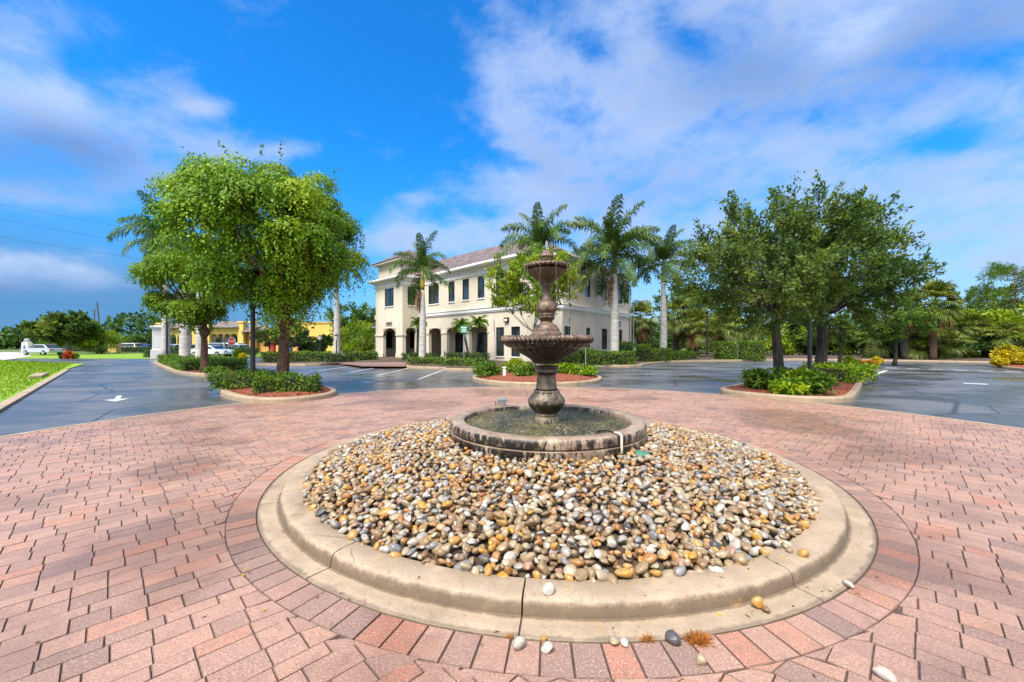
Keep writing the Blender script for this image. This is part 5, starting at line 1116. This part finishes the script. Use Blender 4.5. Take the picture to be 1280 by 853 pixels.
hd(265, 52, 318, 50, 1.5, .85, 'long dark hedge before the parked cars and arcade', leaf=.17, seed=26, mat='leaf_dark')
hd(202, 58, 262, 53, 1.5, .85, 'dark hedge seen between the entrance palms', leaf=.17, seed=27, mat='leaf_dark')
hd(116, 72, 192, 66, 1.6, .75, 'long dark red brown hedge in front of the far car row', leaf=.2, seed=28, mat='leaf_dark')
hd(70, 74, 114, 72, 1.6, .75, 'dark hedge left of the round bright tree', leaf=.2, seed=29, mat='leaf_dark')
bx = at(909, 440, 35.5); hd(896, 35.5, 917, 35.4, 1.5, 1.55, 'tall square clipped hedge left of the green cabinet', leaf=.13, seed=31, z=.1, group='boxed hedges round the cabinet', rough=.03, dens=1.4)
hd(923, 35.4, 950, 35.3, 1.7, 1.6, 'tall square clipped hedge right of the green cabinet', leaf=.13, seed=32, z=.1, group='boxed hedges round the cabinet', rough=.03, dens=1.4)
row_shrub(1262, 25.6, 432, 17, 'bright yellow croton bush on the right corner island', 'leaf_croton', .14, 2600, 131); row_shrub(1284, 24.5, 440, 14, 'yellow green croton at the right picture edge', 'leaf_croton', .14, 1600, 132); row_shrub(1250, 24.8, 447, 8, 'low yellow croton at the left end of the corner island', 'leaf_croton', .13, 900, 133)
row_shrub(85, 40, 439, 4, 'red and orange flowering shrub at the lawn end', 'leaf_red', .16, 900, 134, .03); row_shrub(92, 40.5, 441, 5, 'low lime shrub beside the red flowering one', 'leaf_lime', .15, 500, 135, .03); row_shrub(78, 40.5, 442, 3.5, 'dark little shrub left of the red flowering one', 'leaf_dark', .15, 400, 136, .03)
row_shrub(298, 44, 437, 7, 'yellow green round shrub in the far parking island', 'leaf_lime', .16, 900, 137, .0); row_shrub(284, 45, 439, 5, 'small clipped shrub left of the yellow green round one', 'leaf_mid', .16, 600, 138, .0); row_shrub(338, 32.5, 441, 8, 'loose shrub with orange tips at the left end of the far hedge', 'leaf_amber', .13, 800, 139); row_shrub(303, 38, 441, 5, 'yellow shrub by the far parking kerb', 'leaf_croton', .14, 500, 140, 0)
for i, (px, Yd, yt, sp, lab, mt) in enumerate([(336, 44, 408, 2.0, 'slim tree before the orange arcade section', 'leaf_oak'), (365, 42, 400, 1.9, 'slim airy tree beside the large trunk before the yellow wall', 'leaf_oak'), (407, 44, 418, .9, 'thin dark sapling against the yellow side wall', 'leaf_dark'), (374, 45, 412, 1.9, 'dense dark magnolia against the yellow wall', 'leaf_dark')]):
    oak(lab, (*at(px, 440, Yd)[:2], .05), sp, pz(yt, Yd), 1.2, 70+i, .07, .2, 3200, mat=mt, name='young_tree', nc=32, zbot=1.0)
oak('spreading dark oak standing beyond the end of the lawn', (*at(84, 440, 56)[:2], 0), 4.4, pz(391, 56), 1.6, 90, .36, .36, 22000, mat='leaf_oak', bmat='bark_grey', zbot=1.5, nc=110)
bush('round_tree', 'round bright yellow green tree at the far grass verge', 'tree', (*at(127, 440, 58)[:2], 0), 5.2, pz(411, 58), 4.5, 4500, .22, 'leaf_lime', 91, None, 30, lobe=.36)
rng = np.random.default_rng(44)
for i, (px, Yd, yt, hw, mt, lab) in enumerate([(10, 120, 418, 22, 'leaf_dark', 'far dark tree at the left edge of the horizon'), (40, 115, 415, 22, 'leaf_dark', 'far dark tree beyond the silver car'), (66, 95, 420, 14, 'leaf_mid', 'mid green bush beyond the silver car and dark oak'), (95, 90, 418, 14, 'leaf_dark', 'dark bush behind the spreading oak trunk'), (150, 110, 420, 18, 'leaf_mid', 'far green tree right of the round bright tree'), (178, 105, 418, 16, 'leaf_dark', 'far dark tree left of the sign pillar'), (196, 100, 410, 12, 'leaf_dark', 'far dark tree behind the sign pillar'), (55, 80, 428, 10, 'leaf_mid', 'low green bush beyond the silver car')]):
    h = pz(yt, Yd); w = 2*hw*Yd/F; bush('far_tree', lab, 'tree', (*at(px, 440, Yd)[:2], 0), w, h, w*.6, 2600, .5, mt, 200+i, 'far trees on the left', 26, lobe=.36)
b = MB(); n = 26000; th = rng.uniform(R(-62), R(62), n); D = 190+rng.normal(0, 8, n); hh = 8+2.5*np.sin(th*23)+1.8*np.sin(th*51+2)
b.leaves(np.column_stack([D*np.sin(th), D*np.cos(th), rng.uniform(0, 1, n)**.7*hh]), rng.normal(0, 1, (n, 3)), 1.5, rng, .6); tag(b.build('far_woods', 'leaf_dark'), 'low dark line of far woods along the horizon', 'woods', kind='stuff')
# ================================================================== STREET FURNITURE
def lamp_post(label, px, Yd, ztop, r=.065, mat='dark_metal', z=.1):
    ro = thing('lamp_post', label, 'lamp post', (*at(px, 440, Yd)[:2], z))
    b = MB(); b.lathe([(.001,0),(r*2.1,0),(r*2.1,.05),(r*1.5,.12),(r*1.15,.3),(r,.4),(r*.85,ztop-.1),(.001,ztop-.08)], 14); o = b.build('pole', mat, None, True); o.parent = ro; shade_auto(o)
    b = MB(); b.lathe([(.001,ztop-.1),(.12,ztop-.1),(.19,ztop+.05),(.17,ztop+.1),(.06,ztop+.2),(.001,ztop+.22)], 14); o = b.build('lamp_head', 'dark_metal', None); o.parent = ro
    return ro
lamp_post('black lamp post under the large weeping tree', 316, 12.2, 3.6, .07); lamp_post('black lamp post between the two oak trunks', 1012, 14.4, 4.0, .07); lamp_post('slim black post before the thicket left of the boxed hedge', 884, 39, 4.5, .09); lamp_post('thin dark post beside the sign pillar and palm', 208.5, 38, 4.6, .09)
def lantern(label, px, Yd, ztop, z=.1):
    ro = thing('garden_lantern', label, 'lamp post', (*at(px, 440, Yd)[:2], z)); b = MB(); b.lathe([(.001,0),(.10,0),(.10,.1),(.05,.2),(.045,ztop-.4),(.001,ztop-.4)], 10); o = b.build('pole', 'dark_metal'); o.parent = ro
    b = MB(); b.lathe([(.001,ztop-.42),(.10,ztop-.40),(.19,ztop-.12),(.17,ztop-.05),(.001,ztop-.04)], 8); o = b.build('globe', 'lantern'); o.parent = ro
    b = MB(); b.lathe([(.001,ztop-.03),(.21,ztop-.05),(.09,ztop+.06),(.02,ztop+.12),(.001,ztop+.13)], 8); o = b.build('cap', 'dark_metal'); o.parent = ro
lantern('white globed garden lantern before the yellow side wall', 400, 40, 2.2); lantern('white globed garden lantern at the palm beside the brick walk', 420.5, 33, 2.1)
def sign_post(label, px, Yd, ytop, w, h, mat, z=.1, lean=0, dbl=None):
    ro = thing('sign_post', label, 'sign', (*at(px, 440, Yd)[:2], z)); zt = pz(ytop, Yd)-z
    b = MB(); b.tube([(0,0,-.05),(lean,0,zt)], .03, 6); o = b.build('post', 'grey_metal'); o.parent = ro
    if w:
        b = MB(); b.box((lean, -.045, zt-h/2), (w, .02, h)); o = b.build('panel', mat); o.parent = ro; bevel(o, .008)
        if dbl:
            b = MB(); b.box((lean, -.058, zt-h*.3), (w*.8, .006, h*.12)); b.box((lean, -.058, zt-h*.55), (w*.6, .006, h*.10)); b.box((lean, -.058, zt-h*.75), (w*.7, .006, h*.10)); o2 = b.build('marks', 'white_paint'); o2.parent = o
    return ro
sign_post('small green sign on a grey post before the arcade', 580, 25.5, 407, .45, .5, 'sign_green', dbl=True)
sign_post('thin grey post with a narrow sign seen edge on by the pavilion', 620, 25, 400, .05, .7, 'grey_metal', lean=-.12); sign_post('thin grey post with an edge on sign left of the tall palm', 732, 25, 406, .05, .5, 'grey_metal')
b = MB(); b.box((0,0,.17), (.12,.12,.34), top=.85); b.box((0,0,.36), (.15,.15,.05)); o = b.build('path_marker', 'white_paint'); bevel(o, .01); o.location = (*at(630.5, 460, 16.6)[:2], .16); tag(o, 'short white marker post in the mulch of the middle island', 'marker')
b = MB(); b.box((0,0,.7), (.62,.5,1.4)); b.box((0,0,1.42), (.68,.56,.06)); b.box((0,-.255,.7), (.5,.015,1.1)); o = b.build('utility_cabinet', 'cabinet_green'); bevel(o, .015); o.location = (*at(920, 440, 35.6)[:2], .1); tag(o, 'grey green utility cabinet between the two boxed hedges', 'cabinet')
# stop sign
ro = thing('stop_sign', 'red octagonal stop sign on a post in the far parking lot', 'sign', (*at(290, 440, 43)[:2], 0)); zt = pz(427, 43)
b = MB(); b.tube([(0,0,-.05),(0,0,zt+.3)], .035, 6); o = b.build('post', 'grey_metal'); o.parent = ro
b = MB(); oc = lambda r, y0, y1: np.array([[r*cos(k*pi/4+pi/8), y, zt+r*sin(k*pi/4+pi/8)] for y in (y0, y1) for k in range(8)])
def octo(r, y0, y1, mat, nm, par):
    b = MB(); j = np.arange(8); b.add(oc(r, y0, y1), [j, j[::-1]+8, np.stack([j, (j+1) % 8, (j+1) % 8+8, j+8], 1)]); o = b.build(nm, mat); o.parent = par; return o
pn = octo(.45, -.04, -.06, 'white_paint', 'panel', ro); octo(.41, -.0605, -.066, 'sign_red', 'field', pn)
cu = bpy.data.curves.new('letters', 'FONT'); cu.body = 'STOP'; cu.size = .30; cu.align_x = 'CENTER'; cu.align_y = 'CENTER'; cu.extrude = .003
o = bpy.data.objects.new('letters', cu); COL.objects.link(o); o.parent = pn; o.location = (0, -.07, zt); o.rotation_euler = (pi/2, 0, 0); cu.materials.append(MATS['white_paint'])
bpy.context.view_layer.update(); me = bpy.data.meshes.new_from_object(o); o2 = bpy.data.objects.new('letters', me); COL.objects.link(o2); o2.parent = pn; o2.location = o.location; o2.rotation_euler = o.rotation_euler; bpy.data.objects.remove(o)
# sign pillar
ro = thing('sign_pillar', 'white stepped monument pillar at the end of the entrance island', 'pillar', (*at(199, 440, 40.5)[:2], .0), R(38)); H = pz(407, 40.5)
for nm, bxs, mt in (('plinth', [((0,0,.45), (1.25,1.25,.9))], 'white_trim'), ('shaft', [((0,0,.9+(H-1.3)/2), (1.0,1.0,H-1.3))], 'white_trim'), ('panel', [((0,-.505,1.65), (.62,.02,1.0))], 'plaque'), ('capital', [((0,0,H-.32), (1.15,1.15,.16)), ((0,0,H-.16), (1.32,1.32,.16))], 'white_trim')):
    b = MB()
    for c_, s_ in bxs: b.box(c_, s_)
    o = b.build(nm, mt if nm != 'panel' else 'white_paint'); o.parent = ro; bevel(o, .02)
b = MB(); b.box((0,0,H-.04), (1.2,1.2,.12), top=.2); o = b.build('cap', 'white_trim'); o.parent = ro
ro = thing('roadside_sign', 'small white roadside monument sign with a round emblem left of the silver car', 'sign', (*at(34, 440, 58)[:2], .0), R(-25))
b = MB(); b.box((0,0,.85), (2.3,.5,1.7)); o = b.build('body', 'white_paint'); o.parent = ro; b = MB(); b.box((0,0,2.0), (1.6,.4,.6), top=.6); o = b.build('crest', 'grey_metal'); o.parent = ro
b = MB(); b.lathe([(.001,.0),(.42,.0),(.42,.04),(.001,.04)], 20); o = b.build('emblem', 'car_blue'); o.parent = ro; o.location = (0, -.255, .95); o.rotation_euler = (pi/2, 0, 0)
b = MB(); b.box((0,0,.6), (.9,.55,1.1)); b.box((0,0,1.17), (1.0,.65,.08)); o = b.build('utility_box', 'box_yellow'); bevel(o, .02); o.location = (*at(143, 440, 66)[:2], 0); tag(o, 'tan yellow utility box before the far hedge', 'utility box'); o.scale = (1.6, 1.6, 1.5)
ro = thing('play_equipment', 'red and blue playground pieces by the yellow building', 'playground', (*at(341, 440, 50)[:2], 0))
b = MB(); b.tube([(0,0,0),(0,0,1.6)], .35, 10); b.lathe([(.5,1.6),(.3,1.9),(.001,2.1)], 10); o = b.build('tower', 'playset_red'); o.parent = ro
b = MB(); b.tube([(2.0,0,.9),(2.3,-.6,.6),(2.6,-1.4,.1)], .3, 8); o = b.build('slide', 'playset_blue'); o.parent = ro
# utility poles and wires
poles = []
for px, Yd, yt, ln, lab in ((118, 150, 387, 0, 'shorter straight wooden utility pole on the horizon'), (124.5, 135, 378, .9, 'taller leaning wooden utility pole on the horizon'), (163, 230, 404, 0, 'tiny far utility pole right of the round bright tree')):
    ro = thing('utility_pole', lab, 'utility pole', (*at(px, 440, Yd)[:2], 0), 0, 'utility poles'); h = pz(yt, Yd)
    b = MB(); b.tube([(ln,0,-.2),(-ln,0,h)], [.24,.17], 8); o = b.build('pole', 'wood_pole'); o.parent = ro
    b = MB(); b.box((-ln*.9,0,h*.94), (1.6,.14,.16)); o = b.build('crossarm', 'wood_pole'); o.parent = ro
def wire(label, a, c, sag):
    k = np.linspace(0, 1, 30)[:, None]; P = np.array(a)+(np.array(c)-np.array(a))*k; P[:, 2] -= (sag*4*k*(1-k))[:, 0]; b = MB(); b.tube(P, .020, 4); o = b.build('power_line', 'rubber'); tag(o, label, 'wire', 'power lines'); return recentre(o, P[0])
wire('highest power line sloping down behind the left trees', at(-60, 243, 75), at(420, 322, 95), 1.0); wire('second power line from the top over the left road', at(-60, 262, 75), at(420, 338, 95), 1.0); wire('third power line down over the left road', at(-60, 285, 75), at(420, 352, 95), 1.0)
wire('lowest power line just above the far round tree', at(-60, 372, 120), at(420, 392, 120), .8)
# cars
def car(label, px, Yd, ang, paint, L=4.5, W_=1.75, h=1.42, kind='sedan', group=None, z=0):
    ro = thing('parked_car', label, 'car', (*at(px, 440, Yd)[:2], z), ang, group); s_ = L/4.5
    lo = [(-2.2,.35),(-2.25,.62),(-2.15,.86),(-1.4,.94),(1.0,.92),(1.9,.80),(2.2,.62),(2.24,.35)] if kind == 'sedan' else [(-2.2,.35),(-2.25,.7),(-2.2,.98),(1.1,1.0),(2.0,.9),(2.22,.7),(2.24,.35)]
    ca = [(-1.75,.90),(-1.05,h),(.35,h),(1.15,.90)] if kind == 'sedan' else [(-2.18,.96),(-1.95,h+.22),(.45,h+.22),(1.2,.96)]
    def ext(P, w0, w1):
        P = np.array(P)*(s_, 1); n = len(P); V = [(x, -w0 if z_ < .9 else -w1, z_) for x, z_ in P]+[(x, w0 if z_ < .9 else w1, z_) for x, z_ in P]; j = np.arange(n); return V, [j[::-1], j+n, np.stack([j, (j+1) % n, (j+1) % n+n, j+n], 1)]
    b = MB(); b.add(*ext(lo, W_/2, W_/2-.05)); b.add(*ext(ca, W_/2-.06, W_/2-.2)); o = b.build('body', paint); o.parent = ro; bevel(o, .06, 3); shade_auto(o, 50)
    x0, x1, x2, x3 = [q[0]*s_ for q in ca]; top = ca[1][1]
    for sd in (-1, 1):
        b = MB()
        for a0, a1, c0, c1 in ((x0+.32, (x0+x3)/2-.05, x1+.08, (x1+x2)/2-.05), ((x0+x3)/2+.05, x3-.28, (x1+x2)/2+.05, x2-.06)):
            yb, yt = (W_/2-.06)+.006, (W_/2-.19)+.004; b.add([(a0, sd*yb, .97), (a1, sd*yb, .97), (c1, sd*yt, top-.1), (c0, sd*yt, top-.1)], np.arange(4)[::-sd])
        o = b.build('side_window', 'window_glass'); o.parent = ro
    for nm, xa, xb, k in (('windscreen', x3, x2, .012), ('rear_window', x0, x1, -.012)):
        b = MB(); q = lambda f: (xa+(xb-xa)*f+k*2, .92+(top-.92)*f+.012); a_, c_ = q(.1), q(.9); b.add([(a_[0], -W_/2+.16, a_[1]), (a_[0], W_/2-.16, a_[1]), (c_[0], W_/2-.24, c_[1]), (c_[0], -W_/2+.24, c_[1])], np.arange(4)); o = b.build(nm, 'window_glass'); o.parent = ro
    for x in (-1.35*s_, 1.4*s_):
        for sd in (-1, 1):
            b = MB(); b.lathe([(.001,-.1),(.30,-.1),(.335,-.06),(.335,.06),(.30,.1),(.001,.1)], 18); o = b.build('wheel', 'rubber'); o.parent = ro; o.location = (x, sd*(W_/2-.07), .335); o.rotation_euler = (pi/2, 0, 0)
            b = MB(); b.lathe([(.001,-.012),(.2,-.012),(.2,.012),(.001,.012)], 14); r_ = b.build('rim', 'grey_metal'); r_.parent = o; r_.location = (0, 0, -sd*.1)
    for nm, x, mt in (('headlight', 2.16*s_, 'white_paint'), ('tail_light', -2.2*s_, 'sign_red')):
        for sd in (-1, 1): b = MB(); b.box((x, sd*(W_/2-.3), .74), (.16,.36,.12)); o = b.build(nm, mt); o.parent = ro
    return ro
car('silver sedan parked on the side road left of the dark oak', 54, 52, R(172), 'car_silver', 4.5, z=.03)
car('white sports sedan behind the entrance palms in the far lot', 265, 45, R(-8), 'car_white', 4.7, h=1.3)
PK = 'cars in the far parking row'
for px, Yd, a, pt, kd, lab in ((118, 84, 95, 'car_white', 'suv', 'white van at the left end of the far car row'), (137, 82, 92, 'car_grey', 'sedan', 'dark grey car second in the far car row'), (158, 78, 178, 'car_white', 'suv', 'long white pickup broadside in the far car row'), (176, 80, 90, 'car_silver', 'suv', 'silver car next to the long white pickup'), (188, 80, 92, 'car_blue', 'sedan', 'blue car left of the sign pillar'),
    (222, 66, 85, 'car_white', 'sedan', 'white car seen between the first entrance palms'), (240, 64, 85, 'car_silver', 'sedan', 'silver car seen between the entrance palms'), (270, 60, 172, 'car_silver', 'suv', 'silver car behind the smaller weeping tree trunk'), (287, 60, 170, 'car_white', 'suv', 'white car behind the stop sign'), (301, 60, 85, 'car_white', 'sedan', 'white sedan right of the stop sign')):
    car(lab, px, Yd, R(a), pt, 5.2 if 'pickup' in lab else 4.5, kind=kd, group=PK)
rng = np.random.default_rng(31); n = 90; th = rng.uniform(-2.9, -.2, n); r = rng.choice([3.06, 2.86, 3.5, 4.2], n)+rng.normal(0, .12, n)
z = np.where((r > 2.78) & (r < 2.95), .094, np.where((r >= 2.95) & (r < 3.0), .03, .006)); ok = (r > 2.8) & (np.abs(r-2.975) > .02); th, r, z = th[ok], r[ok], z[ok]; ax = rng.normal(size=(len(r), 3)); ax[:, 2] = 0
b = MB(); b.leaves(np.column_stack([FX+r*np.cos(th), FY+r*np.sin(th), z]), ax, .03, rng, .4, N=np.tile((0, 0, 1.), (len(r), 1)), jit=.15); tag(b.build('leaf_litter', 'leaf_litter'), 'scattered small yellow and brown fallen leaves on the kerb and pavers', 'leaves', kind='stuff')
